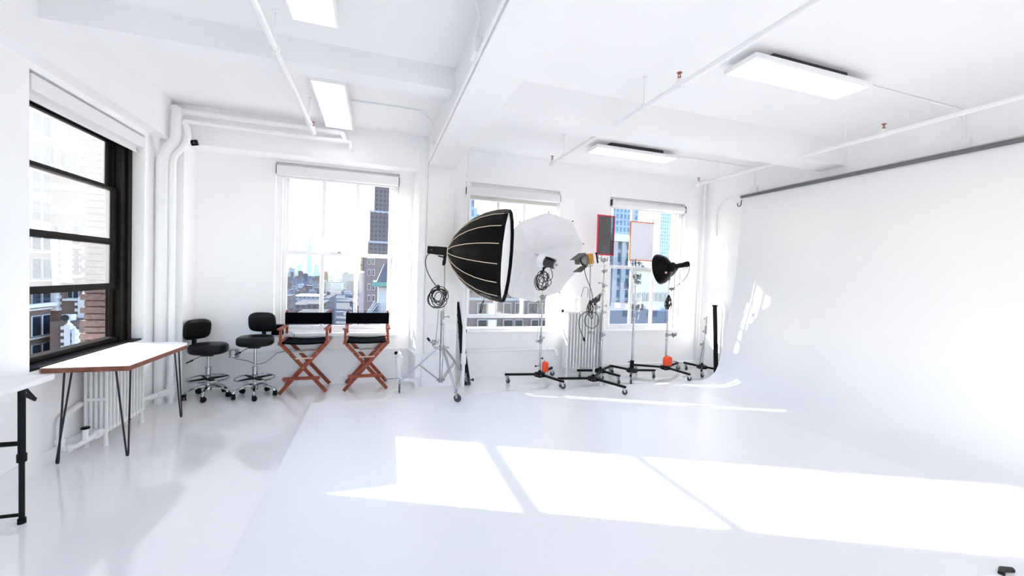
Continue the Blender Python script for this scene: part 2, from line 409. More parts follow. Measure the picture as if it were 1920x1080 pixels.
# ------------------------------------------------------------------ ceiling lights
def panel(label, x0, x1, y0, y1, z=3.165):
    t = thing('ceiling_light', label, 'ceiling light', ((x0+x1)/2, (y0+y1)/2, ZC), 'flat ceiling light panels')
    link('frame', MB().box(x0, x1, y0, y0+.018, z, z+.035).box(x0, x1, y1-.018, y1, z, z+.035).box(x0, x0+.018, y0+.018, y1-.018, z, z+.035).box(x1-.018, x1, y0+.018, y1-.018, z, z+.035).box(x0+.018, x1-.018, y0+.018, y1-.018, z+.025, z+.035), PIPE, t, bevel=.003)
    link('diffuser', MB().box(x0+.018, x1-.018, y0+.018, y1-.018, z+.004, z+.024), LIGHTP, t)
    cx, cy = (x0+x1)/2, (y0+y1)/2; a, b = (x1-x0)*.32, (y1-y0)*.32
    link('mount_shade_box', MB().box(cx-a, cx+a, cy-b, cy+b, z+.035, ZC), GREYM, t)  # dark grey box stands for the shadow between panel and ceiling
panel('flat white ceiling light behind the left cross beam, above the red chairs', -.61, -.305, 4.06, 5.32)
panel('flat white ceiling light cut by the top edge, left of the main beam', -.59, -.285, 1.9, 3.16)
panel('largest flat white ceiling light, right of the main beam', 2.60, 3.86, 2.37, 2.67)
panel('small far ceiling light behind the right cross beam', 2.60, 3.86, 4.66, 4.96)
panel('flat ceiling light added over the left side, unseen behind the viewer', -.59, -.285, -1.2, .06)  # unseen panel added to help light the room
panel('flat ceiling light added over the stage, unseen behind the viewer', 2.60, 3.86, -.3, 0.)  # another unseen panel added for room light

# ------------------------------------------------------------------ sprinkler pipes, conduits, boxes
def sprinkler_pipe(label, x, y0, y1, z, rods, heads, gap=0):
    t = thing('sprinkler_pipe', label, 'pipe', (x, y1, z))
    link('pipe', MB().cyl((x, y0, z), (x, y1, z), .021).cyl((x, y1-.05, z), (x, y1+.005, z), .028), PIPE, t)
    for y in rods:
        link('hanger_rod', MB().cyl((x, y, z+.02), (x, y, ZC), .005, n=8).cyl((x, y, ZC-.012), (x, y, ZC), .02, n=12), PIPE, t)
        link('hanger_ring', MB().torus((x, y, z), (0, 1, 0), .028, .006, 16, 6), PIPE, t)
    for y in heads:
        h = link('fitting', MB().cyl((x, y-.04, z), (x, y+.04, z), .029).cyl((x, y, z), (x, y, z+.05), .02), PIPE, t)
        link('sprinkler_head', MB().cyl((x, y, z+.05), (x, y, z+.062), .013).bar((x-.012, y, z+.06), (x-.006, y, z+.095), .004, .006).bar((x+.012, y, z+.06), (x+.006, y, z+.095), .004, .006).cyl((x, y, z+.095), (x, y, z+.099), .02, n=16), BRASS, h)
sprinkler_pipe('white sprinkler pipe hanging left of the main beam', -.70, -2.9, 5.05, 3.0, (3.25, 4.75), (5.0,))
sprinkler_pipe('white sprinkler pipe hanging just right of the main beam', 2.165, -2.9, 5.10, 3.0, (4.72, 3.10), (5.07, 2.66))
sprinkler_pipe('white sprinkler pipe hanging nearest the right wall', 4.65, -2.9, 5.20, 3.0, (4.80, 3.09), (5.17, 2.74))

def arc(c, r, a0, a1, u, v, n=8):
    c = Vector(c); u = Vector(u); v = Vector(v)
    return [c+u*(r*math.cos(a0+(a1-a0)*i/n))+v*(r*math.sin(a0+(a1-a0)*i/n)) for i in range(n+1)]
# conduit along the main beam and its boxes
t = thing('electrical_conduit', 'white electrical conduit running along the lower left edge of the main beam', 'conduit', (.585, 5.3, 2.9))
link('pipe', MB().tube([(.583, -2.9, 2.905), (.583, 5.40, 2.905), (.583, 5.435, 2.895), (.583, 5.445, 2.86), (.583, 5.445, .02)], .012), PIPE, t)
for y in (2.65, 4.86):
    link('junction_box', MB().box(.545, .6, y-.06, y+.06, 2.90, 3.0), PIPE, t, bevel=.004)
link('branch_pipe', MB().tube([(-.29, 4.62, 3.247), (.42, 4.62, 3.247)]+arc((.42, 4.70, 3.10), .147, PI/2, 0, (1, 0, 0), (0, 0, 1))[1:]+[(.575, 4.86, 3.0)], .010), PIPE, t)
link('branch_pipe', MB().tube([(-.28, 2.5, 3.247), (.42, 2.5, 3.247)]+arc((.42, 2.56, 3.10), .147, PI/2, 0, (1, 0, 0), (0, 0, 1))[1:]+[(.575, 2.65, 3.0)], .010), PIPE, t)
t = thing('electrical_conduit', 'white electrical conduit running above the cyclorama and bending down the right wall', 'conduit', (5.37, 5.2, 2.88))
link('pipe', MB().tube([(5.38, -2.9, 2.885), (5.38, 5.35, 2.885)]+arc((5.38, 5.35, 2.70), .185, PI/2, 0, (0, 1, 0), (0, 0, 1))[1:]+[(5.38, 5.54, 1.3), (5.38, 5.50, 1.15), (5.38, 5.49, 1.0), (5.38, 5.48, .5)], .014), PIPE, t)
for y in (2.49, 4.82):
    link('junction_box', MB().box(5.35, 5.4, y-.055, y+.055, 2.87, 2.97), PIPE, t, bevel=.004)
    link('branch_pipe', MB().tube([(3.87, y, 3.247), (5.24, y, 3.247)]+arc((5.24, y, 3.11), .137, PI/2, 0, (1, 0, 0), (0, 0, 1))[1:]+[(5.377, y, 2.96)], .010), PIPE, t)
link('socket_box', MB().box(5.34, 5.4, 5.40, 5.50, .385, .50), PIPE, t, bevel=.006)
# vertical riser in the right corner
solo('riser_pipe', MB().cyl((5.33, 5.76, .02), (5.33, 5.76, 2.98), .018).cyl((5.33, 5.76, 2.96), (5.33, 5.76, ZC), .018).cyl((5.33, 5.76, 2.9), (5.33, 5.76, 2.99), .026), PIPE, 'thin white vertical pipe in the corner right of the framed scrims', 'pipe', (5.33, 5.76, 0))
# heating pipes in the left corner
t = thing('heating_pipe', 'thick wrapped white riser pipe in the left corner turning along the ceiling', 'pipe', (-2.19, 5.36, 0))
pts = [(-2.20, 5.37, 0), (-2.20, 5.37, 2.55), (-2.19, 5.36, 2.62), (-2.13, 5.33, 2.72), (-2.07, 5.32, 2.80), (-2.055, 5.32, 2.88), (-2.055, 5.33, 3.05), (-2.06, 5.35, 3.11), (-2.08, 5.38, 3.145)]
link('riser', MB().tube(pts, .052, 14), PIPE, t)
link('run_pipe', MB().cyl((-2.10, 5.40, 3.15), (-.46, 5.40, 3.15), .034).cyl((-.60, 5.40, 3.15), (-.48, 5.40, 3.15), .042).tube([(-.48, 5.4, 3.15), (-.43, 5.4, 3.14), (-.41, 5.42, 3.10), (-.41, 5.44, 3.05)], .034, 12), PIPE, t)
link('elbow', MB().sup((-2.09, 5.39, 3.15), .062, .06, .058, 1, 1), PIPE, t)
t = thing('heating_pipe', 'thin white riser pipe bulging outward at the top beside the thick corner pipe', 'pipe', (-2.09, 5.33, 0))
link('riser', MB().tube([(-2.085, 5.33, .08), (-2.085, 5.33, 2.58), (-2.07, 5.33, 2.66), (-2.01, 5.33, 2.74), (-1.97, 5.33, 2.80), (-1.955, 5.33, 2.88), (-1.965, 5.33, 2.96), (-2.0, 5.34, 3.02)], .030, 12), PIPE, t)
link('run_pipe', MB().cyl((-2.0, 5.34, 3.035), (-.36, 5.42, 3.05), .024).cyl((-.50, 5.41, 3.05), (-.44, 5.415, 3.05), .032).tube([(-.38, 5.42, 3.05), (-.34, 5.42, 3.045), (-.335, 5.42, 3.0), (-.335, 5.42, 2.96)], .024, 10), PIPE, t)
link('tee', MB().cyl((-2.085, 5.33, .07), (-2.085, 5.33, .2), .042).cyl((-2.085, 5.33, 0), (-2.085, 5.33, .08), .028).cyl((-2.085, 5.33, .13), (-2.16, 5.2, .13), .036), PIPE, t)
link('lower_run', MB().tube([(-2.15, 5.22, .13), (-2.21, 5.05, .12), (-2.21, 4.85, .11)], .028, 10).tube([(-2.19, 5.35, .62), (-2.20, 5.2, .55), (-2.21, 5.0, .42), (-2.21, 4.9, .38)], .038, 10), PIPE, t)
# second riser near the column and rail pipe right of it
t = thing('heating_pipe', 'white riser pipe with coupling just right of the column', 'pipe', (1.125, 5.40, 0))
link('riser', MB().cyl((1.125, 5.40, 0), (1.125, 5.40, ZC), .024), PIPE, t)
for za, zb in ((.30, .44), (2.78, 2.84), (2.66, 2.70)): link('coupling', MB().cyl((1.125, 5.40, za), (1.125, 5.40, zb), .036), PIPE, t)
solo('wall_pipe', MB().tube([(1.14, 5.77, .40), (2.52, 5.77, .40), (2.60, 5.76, .40), (2.63, 5.74, .37), (2.64, 5.70, .30)], .022, 10).cyl((2.50, 5.77, .40), (2.60, 5.77, .40), .032), PIPE, 'white pipe running low along the wall behind the umbrella stand', 'pipe', (1.9, 5.77, .4))
solo('baseboard_pipe', MB().tube([(3.30, 5.76, .12), (5.28, 5.76, .12)], .022, 10), PIPE, 'white pipe along the wall base behind the right light stands', 'pipe', (4.3, 5.76, .12))
# short capped stub near the column
t = thing('pipe_stub', 'short white capped pipe stub standing right of the red chairs', 'pipe', (.30, 5.50, 0))
link('pipe', MB().tube([(.30, 5.50, .08), (.30, 5.50, .40), (.295, 5.49, .44), (.265, 5.47, .46)], .034, 14).cyl((.30, 5.50, .27), (.30, 5.50, .40), .046, .05).cyl((.30, 5.50, 0), (.30, 5.50, .09), .03), PIPE, t)
link('cap', MB().cyl((.268, 5.472, .46), (.245, 5.46, .455), .02), BLACK, t)
link('side_pipe', MB().cyl((.30, 5.50, .10), (.52, 5.42, .10), .022).cyl((.49, 5.43, .10), (.52, 5.42, .10), .034).cyl((.52, 5.42, 0), (.52, 5.42, .13), .026), PIPE, t)

# small wall things
t = thing('wall_sensor', 'small black square sensor high on the wall right of the corner pipes', 'sensor', (-1.95, YF, 2.85))
M = Matrix.Translation((-1.95, YF-.022, 2.85)) @ Matrix.Rotation(R(-12), 4, 'Y') @ Matrix.Rotation(R(15), 4, 'X')
link('housing', MB(M).box(-.032, .032, -.018, .022, -.03, .03), BLACK, t, bevel=.006)
link('lens', MB(M).cyl((0, -.018, 0), (0, -.022, 0), .012), GREYM, t)
t = thing('wall_outlet', 'grey electrical outlet box on the wall behind the drafting stools', 'outlet', (-1.63, YB, .44))
link('box', MB().box(-1.68, -1.585, YB-.05, YB, .39, .49), STEEL, t, bevel=.004)
link('cover', MB().box(-1.655, -1.615, YB-.055, YB-.048, .40, .48), PLAST, t)
link('plug', MB().cyl((-1.63, YB-.05, .41), (-1.63, YB-.09, .405), .016), PLAST, t)
solo('conduit_strip', MB().box(-1.585, -.9, YB-.04, YB-.025, .435, .45), PIPE, 'thin white conduit leading right from the outlet box', 'conduit', (-1.2, YB-.03, .44))
pw = [(-1.63, 5.73, .405), (-1.56, 5.70, .385), (-1.45, 5.66, .37), (-1.36, 5.64, .33), (-1.28, 5.64, .34), (-1.22, 5.66, .38), (-1.15, 5.70, .45), (-1.05, 5.73, .47), (-.98, 5.74, .50), (-.96, 5.74, .60), (-.97, 5.73, .68), (-1.03, 5.735, .70), (-1.09, 5.735, .70)]
solo('wall_cable', MB().tube(pw, .004, 6), GCABLE, 'thin grey cord hanging from the wall outlet to the small black speaker', 'cord', (-1.6, 5.73, .4), smooth=60)
t = thing('small_speaker', 'small black box speaker on the window sill behind the red chairs', 'speaker', (-1.13, 5.74, .67))
link('cabinet', MB().box(-1.215, -1.09, 5.69, 5.77, .672, .80), BLACK, t, bevel=.005)
link('grille', MB().box(-1.205, -1.10, 5.683, 5.69, .68, .79), CANVAS, t)
t = thing('wall_hook', 'black J-shaped hook at the top corner of the cyclorama', 'hook', (5.33, 5.1, 2.8))
link('hook', MB().tube([(5.385, 5.02, 2.80), (5.36, 5.02, 2.80), (5.35, 5.02, 2.78), (5.35, 5.02, 2.74)]+arc((5.35, 5.055, 2.74), .035, PI, 2*PI, (0, 1, 0), (0, 0, 1))+[(5.35, 5.09, 2.76)], .006, 8), BLACK, t)

# black pole in the right corner, folded black kit by the column
t = thing('black_pole', 'tall square black pole leaning by the right wall beside the cyclorama', 'pole', (5.29, 5.3, 0))
link('pole', MB().bar((5.30, 5.30, .0), (5.23, 5.32, 1.12), .05, .05, (0, 1, 0)), BLACK, t, bevel=.004)
link('cap', MB().bar((5.2305, 5.32, 1.115), (5.229, 5.32, 1.14), .064, .064, (0, 1, 0)), BLACK, t)
t = thing('folded_stand_bag', 'long folded black stand bundle leaning behind the white riser pipe', 'bag', (1.2, 5.49, 0))
link('body', MB().add([(1.035,5.52,1.12),(1.06,5.50,1.13),(1.075,5.55,1.12),(1.135,5.44,.0),(1.25,5.45,.0),(1.25,5.52,.0),(1.135,5.53,.0),(1.04,5.56,1.12)],
     [(0,1,2,7),(3,6,5,4),(0,3,4,1),(1,4,5,2),(2,5,6,7),(7,6,3,0)]), BLACK, t, smooth=0, bevel=.006)
for z, x in ((.95, 1.055), (.86, 1.065), (.72, 1.08), (.65, 1.085)): link('knob', MB().cyl((x, 5.50, z), (x-.006, 5.465, z), .013).cyl((x-.006, 5.466, z), (x-.008, 5.455, z), .018), BLACK, t)
link('knob', MB().cyl((1.25, 5.48, .06), (1.285, 5.48, .06), .01).cyl((1.28, 5.48, .06), (1.29, 5.48, .06), .022), BLACK, t)
link('knob', MB().cyl((1.12, 5.50, .73), (1.165, 5.48, .73), .008).cyl((1.16, 5.48, .73), (1.173, 5.48, .73), .02), BLACK, t)
# ------------------------------------------------------------------ radiators
def radiator(label, org, ax, n, pitch, depth, tubes, z0, z1, rt=.013, feet=(0, -1)):
    """cast-iron column radiator: one part per section"""
    org = Vector(org); ax = Vector(ax).normalized(); dp = Vector((-ax.y, ax.x, 0))
    t = thing('radiator', label, 'radiator', org)
    Mx = Matrix((ax, dp, Vector((0, 0, 1)))).transposed().to_4x4()
    first = None
    for k in range(n):
        mb = MB(Matrix.Translation(org) @ Mx)
        if k in (0, n-1) or first is None or k == 1:
            foot = k in (0, n-1)
            for i in range(tubes):
                y = -depth/2+depth*(i+.5)/tubes
                mb.lathe([(rt*1.1, z0+.02), (rt, z0+.06), (rt, z1-.06), (rt*1.1, z1-.02)], (0, y, 0), (0, 0, 1), 8)
            for za, zb in ((z0, z0+.05), (z1-.05, z1)):
                mb.sup((0, 0, (za+zb)/2), pitch*.47, depth/2, (zb-za)/2, .6, .6, 16, 8)
            zc = (z0+z1)/2
            mb.box(-pitch*.25, pitch*.25, -depth/2+.01, depth/2-.01, zc-.012, zc+.012)
            mb.cyl((-pitch*.5, 0, z0+.025), (pitch*.5, 0, z0+.025), .022, n=10).cyl((-pitch*.5, 0, z1-.025), (pitch*.5, 0, z1-.025), .022, n=10)
            if foot:
                for y in (-depth/2+.02, depth/2-.02): mb.lathe([(.020, 0), (.017, .02), (.013, z0+.01)], (0, y, 0), (0, 0, 1), 8)
            sec = link('section', mb, RADW, t); sec.location = ax*0
            off = ax*(pitch*k)
            sec.location = off
            if k == 1: first = sec
        else:
            c = first.copy(); C.objects.link(c); c.parent = t; c.location = ax*(pitch*k)
    return t
r1 = radiator('white cast iron radiator under the black framed window, below the wood-edged table', (-2.135, 4.18, 0), (0, 1, 0), 12, .049, .165, 5, .10, .675, .0125)
link('valve', MB().tube([(-2.10, 4.17, .13), (-2.10, 4.12, .125), (-2.13, 4.06, .10), (-2.17, 4.02, .075), (-2.215, 3.985, .07)], .021, 10).cyl((-2.10, 4.14, .12), (-2.10, 4.10, .12), .033).cyl((-2.135, 4.05, .10), (-2.135, 4.05, .19), .018), PIPE, r1)
link('valve_handle', MB().lathe([(0, 0), (.026, .003), (.030, .010), (.022, .018), (0, .02)], (-2.135, 4.05, .19), (0, 0, 1), 16), BLACK, r1)
link('supply_pipe', MB().tube([(-2.215, 3.985, .07), (-2.225, 3.96, .08), (-2.225, 3.94, .12), (-2.225, 3.94, .26), (-2.225, 3.955, .31), (-2.225, 4.0, .33), (-2.225, 4.16, .36)], .022, 10).cyl((-2.225, 3.94, .13), (-2.225, 3.94, .16), .03).cyl((-2.19, 4.0, .072), (-2.21, 3.985, .07), .03), PIPE, r1)
r2 = radiator('tall white cast iron radiator between the umbrella window and the scrim window', (2.73, 5.62, 0), (1, 0, 0), 12, .051, .17, 5, .13, 1.0, .0165)
link('top_valve', MB().cyl((2.66, 5.62, .98), (2.66, 5.62, 1.02), .02), BLACK, r2)

# white watering can on the radiator
t = thing('watering_can', 'white enamel pitcher with a wire handle standing on the tall radiator', 'pitcher', (3.0, 5.62, 1.0))
link('body', MB().lathe([(0, 0), (.075, 0), (.08, .01), (.075, .20), (.078, .215), (.068, .215), (.066, .02), (0, .015)], (3.0, 5.62, 1.0), (0, 0, 1), 28), HANDLE, t)
link('side_handle', MB().tube([(2.925, 5.61, 1.17), (2.87, 5.60, 1.18), (2.855, 5.60, 1.16), (2.855, 5.60, 1.06), (2.87, 5.60, 1.04)], .009, 8), HANDLE, t)
link('wire_handle', MB().tube([(2.945, 5.60, 1.21), (2.97, 5.59, 1.32), (2.985, 5.59, 1.365), (3.04, 5.59, 1.365), (3.055, 5.59, 1.34), (3.06, 5.60, 1.21)], .004, 6), GREYM, t)

# ------------------------------------------------------------------ wood-edged table with hairpin legs
t = thing('desk', 'white topped table with brown wooden edge and black hairpin legs under the black window', 'table', (-2.0, 4.3, 0))
poly = [(-2.252, 3.79), (-1.745, 3.795), (-1.72, 4.72), (-1.765, 4.84), (-1.87, 4.885), (-2.252, 4.89)]
link('tabletop', MB().prism(poly, .729, .733), TABLETOP, t, smooth=0)
ins = [(-2.25, 3.792), (-1.747, 3.797), (-1.722, 4.72), (-1.767, 4.838), (-1.872, 4.883), (-2.25, 4.888)]
link('edge_band', MB().prism(ins, .693, .729), EDGEWOOD, t, smooth=0)
for fx, fy, ax_, ay, bx, by in ((-2.195, 3.86, -2.10, 3.835, -2.17, 3.885), (-1.80, 3.90, -1.84, 3.83, -1.77, 3.87), (-1.79, 4.79, -1.83, 4.74, -1.78, 4.70), (-2.20, 4.80, -2.12, 4.82, -2.20, 4.70)):
    l = MB()
    l.tube([(ax_, ay, .695), (fx-.006, fy, .03), (fx-.004, fy, .010), (fx+.004, fy, .010), (fx+.006, fy, .03), (bx, by, .697)], .0065, 8)
    l.box(min(ax_, bx)-.02, max(ax_, bx)+.02, min(ay, by)-.02, max(ay, by)+.02, .692, .697)
    link('leg', l, HAIR, t)

# white folding table
t = thing('folding_table', 'white plastic folding table with black metal legs, cut by the left edge', 'table', (-2.05, 2.5, 0))
link('tabletop', MB().box(-2.24, -1.87, 1.45, 3.27, .765, .80), PLAST, t, bevel=.008)
for y, s in ((3.04, 1), (1.70, -1)):
    for x in (-1.845, -2.20):
        x = -1.885 if x > -2 else x
        link('leg', MB().cyl((x, y, 0.0), (x, y, .40), .0125).cyl((x, y, .37), (x, y, .765), .016).cyl((x, y, .355), (x, y, .40), .021).cyl((x, y, 0), (x, y, .03), .018), BLACK, t)
    link('crossbar', MB().cyl((-2.20, y, .46), (-1.885, y, .46), .0135).cyl((-2.20, y, .05), (-1.885, y, .05), .010), BLACK, t)
    link('brace', MB().bar((-1.885, y, .745), (-1.885, y+s*.10, .68), .008, .02).bar((-1.885, y+s*.10, .68), (-1.885, y+s*.03, .76), .006, .015), BLACK, t)

# ------------------------------------------------------------------ drafting stools
def stool(label, cx, cy, zseat, a0, backdir, back_z, back_off, lever):
    t = thing('drafting_stool', label, 'stool', (cx, cy, 0), 'black drafting stools with chrome bases')
    c = Vector((cx, cy, 0))
    link('gas_column', MB().cyl((cx, cy, .10), (cx, cy, .21), .022).cyl((cx, cy, .21), (cx, cy, .34), .027).cyl((cx, cy, .34), (cx, cy, zseat-.12), .015).cyl((cx, cy, .33), (cx, cy, .345), .031), CHROME, t)
    hub = link('hub', MB().lathe([(0, .07), (.035, .075), (.04, .12), (.028, .14), (0, .14)], (cx, cy, 0)), CHROME, t)
    for k in range(5):
        a = R(a0+72*k); d = Vector((math.cos(a), math.sin(a), 0))
        link('base_arm', MB().tube([c+d*.02+V(0, 0, .125), c+d*.08+V(0, 0, .125), c+d*.15+V(0, 0, .108), c+d*.20+V(0, 0, .085), c+d*.215+V(0, 0, .055)], [.017, .016, .014, .012, .010], 8), CHROME, t)
        q = c+d*.215; s = Vector((-d.y, d.x, 0))
        w = MB(); ctr = q+V(0, 0, .027)+s*.008
        for o in (-.011, .011): w.cyl(ctr+d*(o-.007), ctr+d*(o+.007), .027, n=18)
        w.cyl(q+V(0, 0, .05), q+V(0, 0, .062), .02, n=12).sup(q+V(0, 0, .045)+s*.004, .022, .022, .016, .8, .8, 14, 8)
        link('caster', w, BLACK, t)
    ring = link('foot_ring', MB().torus((cx, cy, .215), (0, 0, 1), .20, .009, 44, 8), CHROME, t)
    sp = MB()
    for k in range(4):
        a = R(a0+30+90*k); d = Vector((math.cos(a), math.sin(a), 0)); s = Vector((-d.y, d.x, 0))
        sp.add([c+s*.035+V(0,0,.205), c-s*.035+V(0,0,.205), c+d*.197-s*.010+V(0,0,.208), c+d*.197+s*.010+V(0,0,.208), c+s*.035+V(0,0,.222), c-s*.035+V(0,0,.222), c+d*.197-s*.010+V(0,0,.218), c+d*.197+s*.010+V(0,0,.218)],
               [(0,1,2,3),(4,7,6,5),(0,3,7,4),(1,5,6,2),(3,2,6,7),(0,4,5,1)])
    link('ring_spokes', sp, BLACK, ring)
    st = link('seat', MB().sup((cx, cy, zseat-.062), .19, .18, .062, .85, .5, 36, 14), VINYL, t, smooth=60)
    link('mechanism', MB().box(cx-.06, cx+.06, cy-.06, cy+.06, zseat-.145, zseat-.115), BLACK, t, bevel=.01)
    bd = Vector((math.cos(R(backdir)), math.sin(R(backdir)), 0)); s = Vector((-bd.y, bd.x, 0)); up = Vector((0, 0, 1))
    rot = Matrix((s, bd, up)).transposed()
    tilt = Matrix.Rotation(R(-8), 3, s) if True else None
    bc = c+bd*back_off+V(0, 0, back_z)
    bk = MB().sup((0, 0, 0), .152, .035, .118, .6, .55, 34, 14)
    # curve the backrest gently around the sitter and stand it upright
    vs = []
    for v in bk.v:
        v = Vector((v.x, v.y+.0-.9*v.x*v.x*1.0, v.z)); v = rot @ v; v = tilt @ v; vs.append(bc+v)
    bk.v = vs
    link('backrest', bk, VINYL, t, smooth=60)
    link('back_bracket', MB().tube([c+bd*.05+V(0, 0, zseat-.13), c+bd*(back_off-.02)+V(0, 0, zseat-.12), c+bd*(back_off+.03)+V(0, 0, zseat-.08), c+bd*(back_off+.03)+V(0, 0, back_z-.05)], [.018, .02, .024, .024], 8), BLACK, t)
    ld = Vector((math.cos(R(lever)), math.sin(R(lever)), 0))
    l_ = link('lever', MB().cyl(c+ld*.05+V(0, 0, zseat-.13), c+ld*.15+V(0, 0, zseat-.19), .004, n=8), BLACK, t)
    link('grip', MB().cyl(c+ld*.14+V(0, 0, zseat-.185), c+ld*.20+V(0, 0, zseat-.215), .010, .007), BLACK, l_)
stool('lower black drafting stool beside the end of the wood-edged table', -1.80, 5.50, .62, -85, 145, .765, .195, 195)
stool('taller black drafting stool between the lower stool and the red chairs', -1.32, 5.44, .71, -79, 80, .845, .185, 195)

# ------------------------------------------------------------------ director's chairs
def director_chair(label, x0, y0):
    """x0, y0: front left corner of the frame"""
    W, D = .50, .40; x1, y1 = x0+W, y0+D
    t = thing('director_chair', label, 'chair', (x0+W/2, y0+D/2, 0), 'red wooden director chairs')
    ex, ey = (1, 0, 0), (0, 1, 0)
    for y in (y0, y1-.02):
        for dy, a, b in ((0, (x0-.005, .0), (x1, .61)), (.022, (x1+.005, .0), (x0, .61))):
            l = MB(); p = Vector((a[0], y+dy, a[1]+.015)); q = Vector((b[0], y+dy, b[1]))
            l.bar(p, q, .02, .042, (1, 0, 0) if False else Vector((0, 1, 0)).cross(q-p))
            link('leg', l, REDWOOD, t, bevel=.003)
    for x, s in ((x0, -1), (x1, 1)):
        link('side_rail', MB().box(x-.02, x+.02, y0-.03, y1+.03, .595, .635), REDWOOD, t, bevel=.004)
        link('arm_post', MB().box(x-.014, x+.014, y0+.0, y0+.03, .63, .775), REDWOOD, t, bevel=.003)
        link('back_post', MB().box(x-.014, x+.014, y1-.03, y1-.005, .63, .975), REDWOOD, t, bevel=.003)
        link('armrest', MB().prism([(x-.028, y0-.05), (x+.028, y0-.05), (x+.022, y1-.03), (x-.022, y1-.03)], .775, .795), REDWOOD, t, bevel=.004)
        link('foot_rail', MB().bar((x-s*.20, y0-.01, .02) if False else (x+.0, y0-.005, .016), (x, y1+.0, .016), .022, .022), REDWOOD, t) if False else None
    # canvas seat and back
    n = 10; vs = []; 
    for i in range(n+1):
        u = i/n; z = .628-.014*math.sin(PI*u)
        for y in (y0-.01, y1+.01):
            for dz in (0, -.018): vs.append((x0+.015+(W-.03)*u, y, z+dz))
    fs = []
    for i in range(n):
        a, b = i*4, (i+1)*4
        fs += [(a, b, b+2, a+2), (a+1, a+3, b+3, b+1), (a, a+1, b+1, b), (a+2, b+2, b+3, a+3)]
    fs += [(0, 2, 3, 1), (n*4, n*4+1, n*4+3, n*4+2)]
    link('canvas_seat', MB().add(vs, fs), CANVAS, t)
    link('canvas_back', MB().box(x0-.02, x1+.02, y1-.036, y1-.030, .80, .945).cyl((x0, y1-.0175, .80), (x0, y1-.0175, .945), .022, n=10).cyl((x1, y1-.0175, .80), (x1, y1-.0175, .945), .022, n=10), CANVAS, t)
    # footrest and braces
    link('footrest', MB().box(x0+.045, x1-.06, y0-.10, y0-.015, .195, .218).box(x0+.06, x0+.09, y0-.09, y0+.03, .175, .195).box(x1-.11, x1-.08, y0-.09, y0+.03, .175, .195), REDWOOD, t, bevel=.003)
    m = (x0+x1)/2
    link('cross_brace', MB().bar((m-.085, y0-.014, .432), (m+.10, y0-.014, .437), .012, .016), TANWOOD, t)
    link('cross_brace', MB().tube([(m-.09, y1-.05, .45), (m-.03, y1-.055, .465), (m+.04, y1-.055, .465), (m+.10, y1-.05, .45)], .008, 6), TANWOOD, t)
    for x, z in ((m-.155, .49-.0), (m, .318), (m+.15, .49)): link('bolt', MB().cyl((x, y0-.018, z), (x, y0-.010, z), .008, n=10), STEEL, t)
    link('spreader_rod', MB().cyl((x1-.10, y0+.02, .125), (x1-.10, y1-.02, .125), .006, n=8), STEEL, t)
director_chair('red wooden director chair with black canvas, beside the taller drafting stool', -1.06, 5.41)
director_chair('red wooden director chair with black canvas, nearer the white pipe stub', -.352, 5.41)
# ------------------------------------------------------------------ rolling light stands
def caster(parent, q, roll, r=.036, zt=.10, fork=CHROME):
    """swivel caster under point q with fork and a lock tab; the wheel is a sub-part"""
    q = Vector((q[0], q[1], 0)); rl = Vector((math.cos(roll), math.sin(roll), 0)); s = Vector((-rl.y, rl.x, 0)); c = q+rl*.02+V(0, 0, r+(.0145 if q.y < 5.0 else 0))
    f = MB().cyl(q+V(0, 0, zt-.012), q+V(0, 0, zt), .02, n=12)
    for k in (-1, 1):
        f.bar(q+s*(k*.014)+V(0, 0, zt-.01), c+s*(k*.014), .004, .026, rl)
    f.bar(q+V(0, 0, zt-.02)-rl*.01, q+V(0, 0, zt-.026)+rl*.055, .022, .004)
    o = link('caster', f, fork, parent)
    w = MB(); w.lathe([(.0, -.009), (r*.55, -.009), (r*.9, -.009), (r, -.005), (r, .005), (r*.9, .009), (r*.55, .009), (0, .009)], c, s, 22)
    w2 = link('wheel', w, RUBBER, o)
    return o

def roller_base(t, hub, ends, rolls, hz=.12, socket=True):
    hub = Vector((hub[0], hub[1], 0))
    for e, ro in zip(ends, rolls):
        e = Vector((e[0], e[1], 0)); d = (e-hub).normalized(); 
        link('base_leg', MB().bar(hub+d*.05+V(0, 0, hz), e+d*.02+V(0, 0, hz), .03, .03), BLACK, t, bevel=.002)
        caster(t, e-d*.012, ro, zt=hz-.012)
    h = MB().lathe([(0, -.03), (.075, -.03), (.08, -.02), (.078, .018), (.055, .028), (.02, .032), (.02, .06), (0, .06)], hub+V(0, 0, hz), (0, 0, 1), 24)
    h.cyl(hub+V(0, 0, hz-.05), hub+V(0, 0, hz-.03), .012)
    ho = link('hub', h, BLACK, t)
    for k in range(6):
        a = R(200+k*28); p = hub+V(math.cos(a), math.sin(a), 0)*.077+V(0, 0, hz)
        link('bolt', MB().cyl(p, p+V(math.cos(a), math.sin(a), 0)*.006, .006, n=8), STEEL, ho)

def knob(t, p, d, L=.04, m=STEEL):
    p = Vector(p); d = Vector(d).normalized()
    link('knob', MB().cyl(p, p+d*L, .006, n=8).bar(p+d*L+V(0, 0, -.016), p+d*L+V(0, 0, .016), .008, .010).cyl(p+d*(L-.006), p+d*(L+.006), .011, n=10), m, t)

def mast(t, x, y, secs, m=CHROME):
    """secs: list of (z0, z1, radius); collars with knobs where the sections meet"""
    for i, (a, b, r) in enumerate(secs):
        link('pole', MB().cyl((x, y, a), (x, y, b), r, n=16), m, t)
        if i < len(secs)-1:
            link('collar', MB().cyl((x, y, b-.05), (x, y, b+.01), r+.006, n=16).cyl((x, y, b-.10), (x, y, b-.09), r+.004, n=16), STEEL, t)
            knob(t, (x+r, y, b-.02), (1, -.4, 0), .03)

